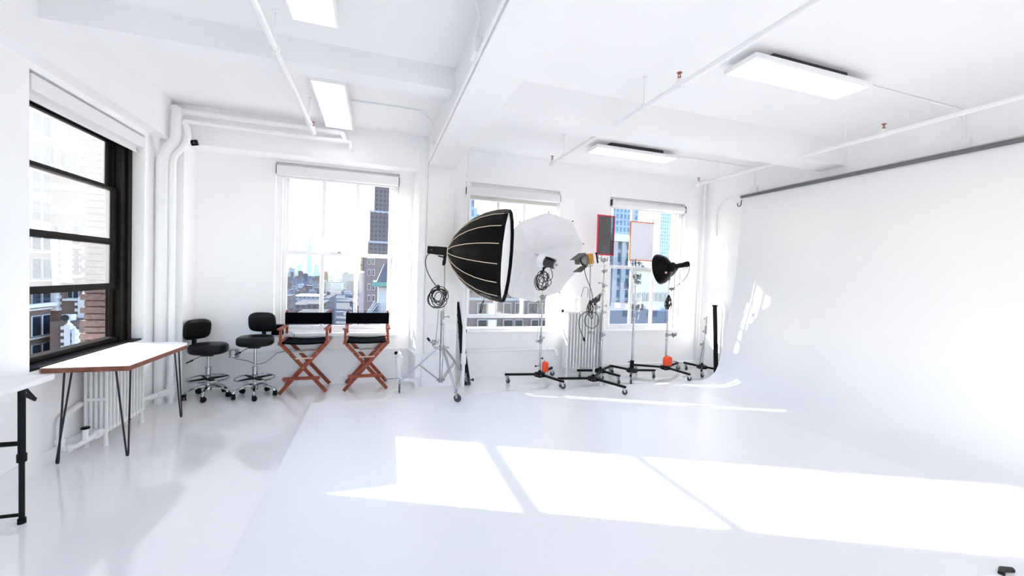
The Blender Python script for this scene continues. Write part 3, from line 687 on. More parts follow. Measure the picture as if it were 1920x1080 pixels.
def grip_head(t, p, d, s=1.0, m=STEEL):
    """a gobo grip head: two discs, a wing handle and a barrel"""
    p = Vector(p); d = Vector(d).normalized(); u = Vector((0, 0, 1))
    link('grip_head', MB().cyl(p-d*.025*s, p-d*.005*s, .030*s, n=20).cyl(p+d*.005*s, p+d*.025*s, .030*s, n=20).cyl(p-d*.05*s, p+d*.05*s, .010*s, n=10)
         .cyl(p-u*.05*s, p-u*.0, .015*s, n=12).bar(p+d*.05*s-u*.03*s, p+d*.058*s+u*.035*s, .010*s, .014*s), m, t)

def coil(name, c, r, nrm, loops, label, tails=(), seed=1, thick=.005, squash=1.15, spread=.02, ph0=0.0):
    """a cable hung in loose uneven loops"""
    rnd = random.Random(seed); c = Vector(c); x, y, z = frame(c, c+Vector(nrm)); pts = []
    N = loops*20; st = dict(ox=0, oy=0, rr=1, sq=1); tg = dict(st)
    for i in range(N+1):
        if i % 20 == 0:
            tg = dict(ox=rnd.uniform(-.5, .5)*r, oy=rnd.uniform(-.5, .35)*r, rr=rnd.uniform(.55, 1.1), sq=rnd.uniform(.7, 1.15))
        for k in st: st[k] += (tg[k]-st[k])*.2
        a = ph0+2*PI*i/20
        lx_, ly_ = st['ox']+r*st['rr']*math.cos(a), st['oy']+r*st['rr']*st['sq']*math.sin(a)*squash
        ly_ = ly_ if ly_ < r*squash*.9 else r*squash*.9
        pts.append(c+x*lx_+y*ly_+z*(spread*math.sin(i*.37+seed)))
    t = thing(name, label, 'cable', c)
    link('loops', MB().tube(pts, thick, 6), CABLE, t, smooth=60)
    link('tie', MB().sup(c+V(0, 0, r*squash*.8), .022, .026, .034, .8, .8, 14, 8), CABLE, t)
    for tl in tails: link('tail', MB().tube(tl, thick, 6), CABLE, t, smooth=60)
    return t

def bez(p0, p1, p2, p3, n=14):
    p0, p1, p2, p3 = map(Vector, (p0, p1, p2, p3))
    return [p0*(1-u)**3+p1*3*u*(1-u)**2+p2*3*u*u*(1-u)+p3*u**3 for u in [i/n for i in range(n+1)]]

def sandbag(label, x0, x1, y, z0, z1):
    xc = (x0+x1)/2; w = (x1-x0)/2
    t = thing('sandbag', label, 'sandbag', (xc, y, z0), 'orange sandbags on the stand bases')
    b = MB().sup((xc, y, (z0+z1)/2-.005), w, .035, (z1-z0)/2, .55, .5, 22, 12)
    link('bag', b, BAG, t)
    link('strap', MB().bar((xc-.012, y, z1-.012), (xc-.012, y, z1+.012), .02, .008).bar((xc-.012, y-.03, z1-.02), (xc-.012, y+.03, z1-.02), .006, .02), BAG, t)

# --- stand with the umbrella
ux, uy = 2.225, 5.38
t = thing('light_stand', 'rolling light stand carrying the umbrella flash, left of the tall radiator', 'light stand', (ux, uy, 0), 'black based rolling light stands')
roller_base(t, (ux, uy), ((1.75, 5.45), (2.38, 4.95), (2.56, 5.73)), (R(-60), R(-20), R(-10)))
mast(t, ux, uy, ((.14, .66, .016), (.60, 1.19, .0135), (1.15, 1.60, .010)))
link('side_rod', MB().cyl((ux-.055, uy, .60), (ux-.03, uy, 1.34), .005, n=8).cyl((ux-.07, uy, .59), (ux-.03, uy, .59), .018), CHROME, t)
grip_head(t, (ux-.01, uy-.02, 1.22), (1, -.3, 0), .9); grip_head(t, (ux-.02, uy-.03, .60), (1, 0, 0), .6)
knob(t, (ux, uy-.015, .35), (1, -.5, 0), .03, BLACK); knob(t, (ux-.02, uy, .24), (-1, -.2, 0), .05, BLACK)
sandbag('orange sandbag on the base of the umbrella stand', 2.235, 2.325, uy-.06, .165, .315)
t = thing('flash_head', 'dark studio flash head aimed up into the white umbrella', 'flash head', (2.25, 5.33, 1.60))
hd = V(-.55, .80, .25).normalized()
hc = V(2.27, 5.31, 1.70)
link('body', MB().lathe([(0, -.11), (.05, -.11), (.062, -.10), (.066, .02), (.07, .05), (0, .05)], hc, hd, 24), GREYM, t)
link('reflector', MB().lathe([(.07, .05), (.10, .13), (.104, .14), (.098, .138), (.066, .055)], hc, hd, 28), PLAST, t)
link('lamp_dome', MB().sup(hc+hd*.09, .06, .06, .06, 1, 1, 20, 12), WHITEC, t)
link('control_panel', MB().cyl(hc-hd*.11, hc-hd*.118, .046, n=20).bar(hc-hd*.12+V(-.03,0,0), hc-hd*.12+V(.03,0,0), .01, .02), STEEL, t)
link('mount', MB().cyl((ux, uy, 1.58), (ux, uy-.01, 1.64), .016).bar((ux, uy-.01, 1.62), hc-V(0, 0, .04), .03, .02), BLACK, t)
link('visor', MB().bar(hc-hd*.10+V(.0, 0, .068), hc+hd*.03+V(0, 0, .075), .10, .006), BLACK, t)
coil('coiled_cable', (2.17, 5.30, 1.455), .115, (.3, -.95, 0), 7, 'black cable coiled on the umbrella stand below the flash head',
     tails=[bez((2.30, 5.31, 1.63), (2.36, 5.30, 1.52), (2.34, 5.29, 1.45), (2.24, 5.30, 1.44))], seed=5, thick=.0055)
# umbrella
uc = Vector((2.224, 5.475, 1.744)); az, el, UR = R(-7.9), R(23.9), .693
ua = Vector((math.sin(az)*math.cos(el), math.cos(az)*math.cos(el), math.sin(el)))
uu = ua.cross(Vector((0, 0, 1))).normalized(); uv = uu.cross(ua)
t = thing('umbrella', 'large white photographic umbrella opened behind the flash head', 'umbrella', uc)
UD = .22; NS = 10
def um(u, a, lift=0.0):
    """u 0 at the apex .. 1 at the rim; the cloth is pulled in between ribs"""
    k = (a/(2*PI/NS)) % 1; sag = math.sin(PI*k)
    rr = UR*u*(1-.052*sag*u**2)
    dep = UD*(1-u*u) + .022*sag*u + lift
    return uc+uu*(rr*math.cos(a+R(132)))+uv*(rr*math.sin(a+R(132)))+ua*dep
vs = []; NA = 80; NR = 12
for lift in (0, .003):
    for i in range(NR+1):
        for j in range(NA): vs.append(um(max(i/NR, .01), 2*PI*j/NA, lift))
fs = []
L2 = (NR+1)*NA
for i in range(NR):
    for j in range(NA):
        k = (j+1) % NA
        fs.append((i*NA+j, i*NA+k, (i+1)*NA+k, (i+1)*NA+j)); fs.append((L2+i*NA+j, L2+(i+1)*NA+j, L2+(i+1)*NA+k, L2+i*NA+k))
for j in range(NA):
    k = (j+1) % NA; fs.append((NR*NA+j, NR*NA+k, L2+NR*NA+k, L2+NR*NA+j))
link('canopy', MB().add(vs, fs), UMB, t, smooth=25)
for k in range(NS):
    a = 2*PI*k/NS
    rb = link('rib', MB().tube([um(u/8, a, -.002) for u in range(0, 9)], .0028, 6), WHITEC, t)
    link('rib_tip', MB().cyl(um(1, a, .006), um(1.018, a, .004), .008, n=10), BLACK, rb)
link('shaft', MB().cyl(uc+ua*.235, hc+V(0, .0, .05), .005, n=8), STEEL, t)

# --- stand with the yellow tungsten lamp
yx, yy = 2.885, 5.03
t = thing('light_stand', 'front rolling light stand standing before the tall radiator', 'light stand', (yx, yy, 0), 'black based rolling light stands')
roller_base(t, (yx, yy), ((2.40, 5.10), (3.06, 4.54), (3.19, 5.36)), (R(-70), R(-15), R(-20)))
mast(t, yx, yy, ((.14, 1.13, .019), (1.09, 1.16, .014)))
grip_head(t, (yx-.03, yy-.02, 1.20), (.8, -.2, .5), 1.3, GREYM)
link('grip_arm', MB().bar((yx-.04, yy, 1.20), (yx+.07, yy-.02, 1.30), .03, .035), STEEL, t)
grip_head(t, (yx-.08, yy-.02, .76), (1, -.2, 0), .7)
link('extension_rod', MB().cyl((yx-.10, yy, 1.18), (yx-.115, yy, 1.70), .007, n=10), STEEL, t)
t = thing('tungsten_lamp', 'small yellow film lamp with open barn doors', 'lamp', (2.74, 5.03, 1.68))
ld = V(-.955, -.13, -.20).normalized(); lx = ld.cross(V(0, 0, 1)).normalized(); lu = lx.cross(ld)
lc = V(2.735, 5.03, 1.765)
def P(a, b, c): return lc+ld*a+lx*b+lu*c
def hexa(pts): return MB().add(pts, [(0, 1, 2, 3), (4, 7, 6, 5), (0, 4, 5, 1), (1, 5, 6, 2), (2, 6, 7, 3), (3, 7, 4, 0)])
def obox(a0, a1, b0, b1, c0, c1): return hexa([P(a0, b0, c0), P(a0, b1, c0), P(a0, b1, c1), P(a0, b0, c1), P(a1, b0, c0), P(a1, b1, c0), P(a1, b1, c1), P(a1, b0, c1)])
link('housing', obox(-.05, .05, -.06, .06, -.07, .07), YELL, t, bevel=.008)
link('front_ring', MB().lathe([(.085, .05), (.088, .05), (.088, .085), (.078, .085), (.078, .055), (.0, .055)], lc, ld, 24), BARN, t)
link('lens', MB().lathe([(0, .095), (.03, .092), (.055, .08), (.07, .062), (0, .06)], lc, ld, 24), LAMPGL, t)
def door(p, q, out, w0, w1, L): # hinged plate between p and q, opened along out
    p, q, out = Vector(p), Vector(q), Vector(out).normalized(); s = (q-p).normalized(); m = (p+q)/2; n = s.cross(out)*.0025
    v = [m-s*w0, m+s*w0, m+s*w1+out*L, m-s*w1+out*L]
    return hexa([x-n for x in v]+[x+n for x in v])
link('barn_door', door(P(.085, -.08, .095), P(.085, .08, .095), ld*.95+lu*-.42, .08, .095, .17), BARN, t, smooth=0)
link('barn_door', door(P(.085, -.08, -.085), P(.085, .08, -.085), ld*.9-lu*.42, .08, .10, .14), BARN, t, smooth=0)
link('barn_door', door(P(.085, -.085, -.07), P(.085, -.085, .07), ld*.8-lx*.8, .065, .05, .07), BARN, t, smooth=0)
link('barn_door', door(P(.085, .085, -.07), P(.085, .085, .07), ld*.8+lx*.8, .065, .05, .07), BARN, t, smooth=0)
link('yoke', MB().tube([P(0, -.068, 0), P(0, -.07, -.09), (2.77, 5.03, 1.665), P(0, .07, -.09), P(0, .068, 0)], .006, 8), STEEL, t)
link('tilt_handle', MB().cyl(P(-.08, -.085, .06), P(-.085, -.085, -.07), .011).cyl(P(-.08, -.085, .055), P(-.08, -.085, .075), .016), BLACK, t)
coil('hanging_cable', (2.76, 4.97, 1.10), .045, (.3, -.95, 0), 5, 'black lamp cable bunched and looping down the front stand',
     tails=[bez((2.66, 4.99, 1.66), (2.66, 4.97, 1.45), (2.80, 4.97, 1.40), (2.79, 4.97, 1.18)),
            bez((2.75, 4.97, 1.06), (2.50, 4.95, 1.02), (2.60, 4.95, .80), (2.67, 4.95, .70)),
            bez((2.76, 4.97, 1.06), (2.98, 4.95, 1.04), (2.88, 4.95, .74), (2.72, 4.95, .85)),
            bez((2.72, 4.95, .85), (2.60, 4.95, .95), (2.74, 4.95, 1.02), (2.75, 4.97, 1.08)),
            bez((2.73, 4.96, 1.06), (2.75, 4.94, .92), (2.82, 4.94, .92), (2.79, 4.96, 1.06))], seed=9, squash=2.0)
solo('power_plug', MB().cyl((2.67, 4.95, .70), (2.68, 4.95, .655), .014), BLACK, 'black plug at the end of the hanging lamp cable', 'plug', (2.67, 4.95, .68))

# --- stand with the red framed net
rx, ry = 3.235, 5.44
t = thing('light_stand', 'rear rolling light stand holding the red framed net', 'light stand', (rx, ry, 0), 'black based rolling light stands')
roller_base(t, (rx, ry), ((2.90, 5.50), (3.33, 5.09), (3.53, 5.66)), (R(-95), R(-90), R(-60)))
mast(t, rx, ry, ((.14, .68, .018), (.62, 1.02, .016), (.98, 1.42, .019), (1.38, 1.72, .013)))
link('side_rod', MB().cyl((rx-.06, ry, .50), (rx-.025, ry, 1.55), .006, n=8), CHROME, t)
grip_head(t, (rx-.015, ry-.02, 1.62), (1, -.2, .1), .8); grip_head(t, (rx-.03, ry-.02, 1.78), (.9, -.3, .2), 1.0)
knob(t, (rx, ry, 1.10), (1, -.4, 0), .05); knob(t, (rx-.05, ry-.01, .54), (-1, 0, .3), .05)
knob(t, (rx-.02, ry, 1.44), (-1, -.2, 0), .07)
def framed(name, label, cat, cx, y0, w, z0, z1, yaw, fm, cm, three=False, cmname='net'):
    t = thing(name, label, cat, (cx, y0, z0))
    d = Vector((math.cos(yaw), math.sin(yaw), 0)); n = Vector((-d.y, d.x, 0)); c = Vector((cx, y0, 0))
    a, b = c-d*w/2, c+d*w/2; f = MB(); u = V(0, 0, 1)
    f.bar(a+u*z0, a+u*z1, .016, .016).bar(a+u*z1-d*.008, b+u*z1+d*.008, .016, .016).bar(a+u*z0-d*.008, b+u*z0+d*.008, .016, .016)
    if not three: f.bar(b+u*z0, b+u*z1, .012, .012)
    link('frame', f, fm, t)
    q = [a+u*z0+d*.004, b+u*z0, b+u*z1, a+u*z1+d*.004]
    link(cmname, hexa([p-n*.0012 for p in q]+[p+n*.0012 for p in q]), cm, t, smooth=0)
    k = a+d*w*.28
    link('mounting_pin', MB().tube([a+d*.03+u*(z0-.005), a+d*.03+u*(z0-.055), k+u*(z0-.055)], .005, 6).cyl(k+u*(z0-.09), k+u*(z0+.02), .006, n=8), GREYM, t)
framed('framed_net', 'dark grey net flag in a red frame, just left of the scrim window', 'flag', 3.222, 5.42, .30, 1.86, 2.44, R(6), REDF, NET)

# --- stand with the orange framed silk
ox, oy = 3.745, 5.38
t = thing('light_stand', 'rolling light stand holding the orange framed white silk', 'light stand', (ox, oy, 0), 'black based rolling light stands')
roller_base(t, (ox, oy), ((3.58, 5.70), (4.09, 5.30), (3.51, 5.06)), (R(-90), R(-95), R(-110)))
link('socket', MB().cyl((ox, oy, .16), (ox, oy, .27), .034, .03, n=16).cyl((ox-.03, oy-.02, .25), (ox-.10, oy-.04, .255), .006), BLACK, t)
mast(t, ox, oy, ((.25, .98, .0165), (.93, 1.50, .013), (1.46, 1.78, .008)))
grip_head(t, (ox-.005, oy-.02, 1.55), (1, 0, 0), 1.35); grip_head(t, (ox+.03, oy-.03, 1.76), (.9, -.2, -.3), .9)
grip_head(t, (ox+.03, oy-.02, 1.47), (.9, -.2, -.2), .8); knob(t, (ox, oy, 1.06), (1, -.3, 0), .05)
framed('framed_silk', 'white silk panel in an orange frame, in front of the scrim window', 'diffuser', 3.815, 5.37, .42, 1.80, 2.38, R(2), ORANGE, SILK, True, 'silk')

# --- stand with the beauty dish
bx, by = 4.43, 5.46
t = thing('light_stand', 'rolling light stand carrying the black beauty dish', 'light stand', (bx, by, 0), 'black based rolling light stands')
roller_base(t, (bx, by), ((4.02, 5.70), (4.47, 4.98), (4.88, 5.72)), (R(-80), R(-10), R(-20)))
mast(t, bx, by, ((.14, .66, .0165), (.60, 1.22, .0135), (1.18, 1.62, .010)))
grip_head(t, (bx+.12, by-.01, .645), (1, 0, 0), .9); link('side_arm', MB().cyl((bx, by, .645), (bx+.13, by-.01, .645), .012), STEEL, t)
grip_head(t, (bx+.03, by-.02, 1.38), (1, -.2, 0), .8)
sandbag('orange sandbag on the base of the beauty dish stand', 4.33, 4.485, by-.07, .165, .315)
link('side_handle', MB().cyl((bx+.08, by-.04, .22), (bx+.17, by-.05, .215), .006).cyl((bx+.0, by-.0, .22), (bx+.08, by-.04, .22), .004), GREYM, t)
t = thing('beauty_dish_light', 'black beauty dish on a flash head seen from behind', 'studio light', (4.40, 5.40, 1.6))
bd_ = V(.48, -.86, .18).normalized(); bc = V(4.26, 5.36, 1.70)
link('dish', MB().lathe([(.235, -.10), (.24, -.105), (.242, -.095), (.225, -.04), (.18, .03), (.12, .075), (.075, .09), (.07, .12), (0, .12)], bc, bd_, 44), SOFT, t, smooth=50)
link('inner_surface', MB().lathe([(.233, -.098), (.218, -.04), (.174, .025), (.10, .068), (0, .075)], bc, bd_, 44), PLAST, t, smooth=50)
fx = V(.93, -.30, .22).normalized(); f0 = bc+bd_*.13
link('flash_body', MB().lathe([(0, 0), (.05, 0), (.055, .02), (.05, .05), (.038, .08), (.04, .19), (.046, .235), (.04, .26), (0, .265)], f0-fx*.02, fx, 20), BLACK, t)
link('speed_ring', MB().lathe([(0, -.03), (.075, -.03), (.075, .0), (.06, .03), (0, .03)], f0, bd_, 24), BLACK, t)
link('handle', MB().tube([f0+fx*.14-V(0, 0, .035), f0+fx*.16-V(0, 0, .062), f0+fx*.21-V(0, 0, .058), f0+fx*.22-V(0, 0, .035)], .006, 6), STEEL, t)
link('mount', MB().bar(f0+fx*.06-V(0, 0, .03), (bx+.01, by, 1.58), .035, .035).cyl((bx, by, 1.52), (bx, by, 1.62), .018), BLACK, t)
dr = bd_.cross(V(0, 0, 1)).normalized(); du = dr.cross(bd_); dw = dr*.843-du*.538
sn_ = (bd_*.76+dw*.65).normalized(); sp_ = bc+bd_*.0525+dw*.15
link('sticker', MB().cyl(sp_, sp_+sn_*.006, .017, n=16), PINK, t)
link('power_cord', MB().tube(bez(f0+fx*.24, f0+fx*.24+V(.06, 0, -.16), (4.62, 5.36, 1.50), (4.46, 5.42, 1.38)), .005, 6), CABLE, t)
coil('coiled_cable', (4.385, 5.40, 1.155), .06, (.3, -.95, 0), 8, 'black cable coiled on the beauty dish stand', seed=12, squash=2.0, thick=.006)

# --- short empty stand at the right
sx, sy = 5.10, 5.40
t = thing('light_stand', 'short empty rolling stand in the right corner beside the black pole', 'light stand', (sx, sy, 0), 'black based rolling light stands')
roller_base(t, (sx, sy), ((5.02, 5.70), (5.24, 5.10), (4.87, 5.16)), (R(-90), R(-60), R(10)))
link('pole', MB().cyl((sx+.0, sy, .15), (sx+.045, sy, .70), .011, n=14), CHROME, t)
link('pole', MB().cyl((sx-.02, sy+.03, .15), (sx+.03, sy+.02, .55), .009, n=12), STEEL, t)
link('collar', MB().cyl((sx+.043, sy, .66), (sx+.046, sy, .79), .019, n=16), STEEL, t)
link('tip', MB().cyl((sx+.046, sy, .78), (sx+.052, sy, .94), .014, n=14).cyl((sx+.0515, sy, .925), (sx+.052, sy, .945), .018, n=14), CHROME, t)
knob(t, (sx+.03, sy, .70), (-1, -.2, 0), .05); knob(t, (sx+.04, sy, .91), (-1, -.2, 0), .04)
grip_head(t, (sx-.045, sy-.01, .49), (1, 0, .3), .55)

# --- chrome tripod with softbox
tx, ty = .79, 5.14
t = thing('tripod_stand', 'chrome wheeled tripod stand holding the black softbox', 'light stand', (tx, ty, 0))
link('pole', MB().cyl((tx, ty, .16), (tx, ty, .98), .022, n=18), CHROME, t)
link('pole', MB().cyl((tx+.012, ty, .95), (tx+.012, ty, 1.32), .017, n=16), CHROME, t)
link('pole', MB().tube([(tx+.012, ty, 1.30), (tx+.012, ty, 1.45), (tx+.0, ty-.005, 1.66)], .008, 10), STEEL, t)
link('collar', MB().cyl((tx, ty, .93), (tx, ty, 1.03), .027, n=18).cyl((tx, ty, .86), (tx, ty, .875), .026, n=18), STEEL, t)
link('collar', MB().cyl((tx+.012, ty, 1.20), (tx+.012, ty, 1.30), .022, n=16), STEEL, t)
knob(t, (tx+.02, ty, .96), (1, -.3, 0), .06); knob(t, (tx+.02, ty, 1.27), (1, -.3, 0), .04)
link('upper_hub', MB().cyl((tx, ty, .545), (tx, ty, .60), .034, n=18).bar((tx-.10, ty-.01, .575), (tx+.09, ty-.01, .575), .03, .022), STEEL, t)
link('lower_hub', MB().cyl((tx, ty, .14), (tx, ty, .185), .030, n=18).bar((tx-.05, ty, .165), (tx+.05, ty, .165), .03, .016), STEEL, t)
for q, ro in (((.905, 4.70), R(-40)), ((.30, 5.27), R(-95)), ((1.175, 5.46), R(-30))):
    q = Vector((q[0], q[1], 0)); d = (q-V(tx, ty, 0)); dn = d.normalized(); s = V(-dn.y, dn.x, 0); L = d.length
    top = V(tx, ty, .575)+dn*.04; bot = q+V(0, 0, .13)
    lg = MB()
    for k in (-.011, .011): lg.cyl(top+s*k, bot+s*k, .008, n=10)
    link('leg', lg, CHROME, t)
    mid = top.lerp(bot, .5)
    b = MB()
    for k in (-.014, .014): b.cyl(mid+s*k, V(tx, ty, .17)+dn*.03+s*k, .005, n=8)
    link('brace', b, STEEL, t)
    link('leg_joint', MB().bar(bot+V(0, 0, .03), bot-V(0, 0, .035), .03, .022), STEEL, t)
    caster(t, q, ro, .048, .125)
link('side_rod', MB().cyl((tx-.075, ty, .62), (tx-.045, ty, 1.15), .004, n=8), STEEL, t)
grip_head(t, (tx-.10, ty-.01, .645), (1, -.1, 0), 1.0); link('grip_handle', MB().cyl((tx-.15, ty-.01, .66), (tx-.18, ty-.01, .70), .014), BLACK, t)
link('ground_rod', MB().cyl((.12, 5.27, .175), (.30, 5.27, .18), .006), STEEL, t)
# flash head behind the softbox
tip = Vector((.85, 5.13, 1.775)); saz, sel = R(114.15), R(-3.1)
sa = Vector((math.sin(saz)*math.cos(sel), math.cos(saz)*math.cos(sel), math.sin(sel)))
su = sa.cross(Vector((0, 0, 1))).normalized(); sv = su.cross(sa)
t = thing('flash_head', 'black studio flash head plugged into the back of the softbox', 'flash head', (.73, 5.18, 1.76))
h0 = tip-sa*.02
link('body', MB().bar(h0-sa*.25, h0, .10, .095).bar(h0-sa*.17, h0-sa*.0, .105, .102), BLACK, t, bevel=.008)
link('name_plate', MB().bar(h0-sa*.165-V(-.02, .056, -.0)*1.0+V(0, 0, -.02), h0-sa*.09-V(-.02, .056, 0)+V(0, 0, -.02), .004, .007), STEEL, t)
link('dial', MB().cyl(h0-sa*.215-V(.0, .056, 0)*0.9, h0-sa*.215-V(.0, .062, 0), .010), GREYM, t)
link('mount', MB().bar((.79, 5.14, 1.62), (.80, 5.14, 1.73), .034, .034).cyl((.79, 5.13, 1.70), (.71, 5.11, 1.715), .008).cyl((.785, 5.14, 1.60), (.788, 5.14, 1.66), .018), BLACK, t)
coil('coiled_cable', (.715, 5.06, 1.235), .11, (.3, -.95, 0), 7, 'black cable coiled on the chrome tripod below the softbox flash head',
     tails=[bez((.61, 5.13, 1.74), (.50, 5.12, 1.68), (.58, 5.08, 1.45), (.71, 5.07, 1.33))], seed=3, thick=.0055, squash=1.05)
# softbox
SR, SLn, NP = .570, .691, 16
sh = link  # alias
ts = thing('softbox', 'large deep black softbox with pale ribs and a white front', 'softbox', tip)
def sbp(u, a, off=0.0):
    """u 0 at the neck .. 1 at the rim"""
    prf = [(0, .085), (.04, .14), (.12, .235), (.25, .335), (.42, .43), (.62, .505), (.82, .55), (1, .57)]
    for (u0, r0), (u1, r1) in zip(prf, prf[1:]):
        if u <= u1: r = r0+(r1-r0)*(u-u0)/(u1-u0); break
    else: r = prf[-1][1]
    k = (a/(2*PI/NP)) % 1
    r = r*(math.cos(PI/NP)/math.cos(PI/NP*(2*k-1))) + off
    return tip+sa*(SLn*u)+su*(r*math.cos(a+R(11.25)))+sv*(r*math.sin(a+R(11.25)))
us = [0, .02, .04, .08, .12, .18, .25, .33, .42, .52, .62, .72, .82, .92, 1.0]
vs = [sbp(u, 2*PI*j/NP) for u in us for j in range(NP)]
fs = [(i*NP+j, i*NP+(j+1) % NP, (i+1)*NP+(j+1) % NP, (i+1)*NP+j) for i in range(len(us)-1) for j in range(NP)]
link('shell', MB().add(vs, fs), SOFT, ts, smooth=25)
for j in range(NP):
    link('rib', MB().tube([sbp(u, 2*PI*j/NP, .003) for u in us], .0042, 6), PIPING, ts)
# front lip and recessed diffuser
lip = [sbp(1, 2*PI*j/NP) for j in range(NP)]; lipo = [p+sa*.045 for p in lip]
fs = [(j, (j+1) % NP, NP+(j+1) % NP, NP+j) for j in range(NP)]
link('front_lip', MB().add(lip+lipo, fs), SOFT, ts, smooth=0)
link('front_diffuser', MB().add([p-(p-tip-sa*SLn)*.01 for p in lip]+[p-(p-tip-sa*SLn)*.01-sa*.004 for p in lip], [tuple(range(NP)), tuple(reversed(range(NP, 2*NP)))]+[(j, NP+j, NP+(j+1) % NP, (j+1) % NP) for j in range(NP)]), WHITEC, ts, smooth=0)
link('neck_ring', MB().torus(tip, sa, .075, .012, 30, 8), PIPING, ts)
# oval badge and hanging strap
def on_shell(u, a, off): return sbp(u, a, off)
LOGO = [None]

def find_panel():
    """the panel that faces the camera lowest on the shell"""
    best = None
    for k in range(NP):
        a = 2*PI*(k+.5)/NP; p = sbp(.78, a)
        n = (p-tip-sa*(SLn*.78)).normalized()
        if n.dot((EYE-p).normalized()) > .16 and (best is None or p.z < best[0]): best = (p.z, a)
    return best[1]
la = find_panel()
e1 = (sbp(.88, la)-sbp(.68, la)).normalized(); e2 = (sbp(.78, la+.1)-sbp(.78, la-.1)).normalized(); ln = e1.cross(e2)
if ln.dot(EYE-sbp(.78, la)) < 0: ln = -ln
lc0 = sbp(.78, la)+ln*.006
bd = link('badge', MB().tube([lc0+e1*(.075*math.cos(2*PI*i/36))+e2*(.036*math.sin(2*PI*i/36)) for i in range(36)], .0018, 5, True), STEEL, ts)
fc = bpy.data.curves.new('badge_lettering', 'FONT'); fc.body = 'ANGLER'; fc.size = .034; fc.align_x = 'CENTER'; fc.align_y = 'CENTER'; fc.extrude = .0006
ft = bpy.data.objects.new('lettering_source', fc); C.objects.link(ft); bpy.context.view_layer.update()
fm_ = bpy.data.meshes.new_from_object(ft.evaluated_get(bpy.context.evaluated_depsgraph_get())); bpy.data.objects.remove(ft)
fo = bpy.data.objects.new('badge_lettering', fm_); C.objects.link(fo); fm_.materials.clear(); fm_.materials.append(STEEL); fo.parent = ts
e2u = ln.cross(e1)
mm = Matrix((e1, e2u, ln)).transposed().to_4x4(); mm.translation = lc0-ORG[ts.name]; fo.matrix_local = mm
stp = tip+sa*.47
link('strap', MB().bar(stp+V(-.01, -.03, -.46), stp+V(-.03, -.03, -.60), .016, .004).tube([stp+V(-.03, -.03, -.57), stp+V(-.055, -.03, -.62), stp+V(-.07, -.03, -.72), stp+V(-.06, -.03, -.72), stp+V(-.03, -.03, -.62)], .006, 6), BLACK, ts)

solo('cable_end', MB().tube([(3.16, 1.20, .02), (3.20, 1.215, .028), (3.26, 1.20, .022)], .014, 8), CABLE, 'small black cable end lying on the floor at the bottom right edge', 'cable', (3.2, 1.21, .014))
# ------------------------------------------------------------------ the city outside
GZ = -48.0
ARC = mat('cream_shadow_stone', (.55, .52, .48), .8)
HAZT = wall_grid('haze_pale_tower_wall', (.74, .82, .86), (.62, .74, .80), 3, 4, .6, .3)  # distance haze put into pale wall and window colours
ROAD = mat('asphalt', (.035, .04, .05), .9, var=.15, scale=.2)
struct('ground', MB().box(-2500, 2500, 6.6, 6000, GZ-1, GZ), ROAD, label='streets far below')
DKB = wall_grid('dark_brown_tower_wall', (.13, .105, .11), (.04, .05, .08), 3.0, 3.6, .75)
GREYB = wall_grid('grey_stone_tower_wall', (.30, .30, .34), (.08, .10, .15), 3.2, 3.5, .8)
BRB = wall_grid('brown_brick_far_wall', (.16, .115, .115), (.05, .06, .09), 3.4, 3.4, .9)
BLB = wall_grid('blue_glass_tower_wall', (.28, .40, .60), (.10, .20, .38), 2.4, 3.6, .5, .3)
CYB = wall_grid('pale_cyan_glass_wall', (.50, .66, .78), (.28, .46, .60), 3, 4, .6, .3)
WHB = wall_grid('white_stone_far_wall', (.62, .62, .60), (.24, .26, .32), 3.6, 4.2, 1.3)
LGB = wall_grid('light_grey_far_wall', (.40, .41, .45), (.18, .21, .27), 4, 3.6, 1.2)
BLUEG = wall_grid('blue_grey_far_wall', (.17, .20, .28), (.07, .09, .16), 4, 3.6, 1.1)
ROOFM = mat('flat_roof', (.035, .035, .042), .9, var=.1, scale=.3)
ROOFW = mat('white_roof', (.30, .30, .31), .8)
COPPER = mat('green_copper', (.16, .42, .36), .7, var=.15, scale=.6)
SLATE = mat('slate_roof', (.09, .10, .12), .7, var=.2, scale=1)
STONEW = mat('white_terracotta_stone', (.74, .74, .78), .7, var=.06, scale=1)
WGL = mat('dark_window_glass', (.02, .03, .05), .1, spec=.6)
BRK = brick('purple_brown_brick', (.23, .16, .16), (.17, .12, .13), (.22, .18, .18), .3, .1, .012)
BRK2 = brick('tan_brown_brick', (.21, .14, .12), (.17, .11, .10), (.19, .14, .13), .3, .1, .012)
NBRK = brick('near_red_brown_brick', (.10, .05, .05), (.08, .04, .04), (.05, .02, .02), .22, .067, .006)

def tower(label, x0, x1, ytop, Y, m, depth=None, base=GZ, roof=ROOFM, group=None, name='tower_block', top=None, cat='building'):
    """a far building surveyed by its left, right and top edge in the photo, at distance Y"""
    a = at(x0, ytop, Y); b = at(x1, ytop, Y); z = max(a.z, b.z); depth = depth or (b.x-a.x)
    t = thing(name, label, cat, ((a.x+b.x)/2, Y, base), group)
    link('wall', MB().box(a.x, b.x, Y, Y+depth, base, z), m, t, smooth=0)
    w = (b.x-a.x)
    link('roof', MB().box(a.x-.01*w, b.x+.01*w, Y-.01*w, Y+depth, z, z+.012*w+.2), roof, t, smooth=0)
    if top: link('roof_house', MB().box(a.x+w*top[0], a.x+w*top[1], Y+.1*w, Y+.5*w, z, z+w*top[2]), m, t, smooth=0)
    return t, a.x, b.x, z
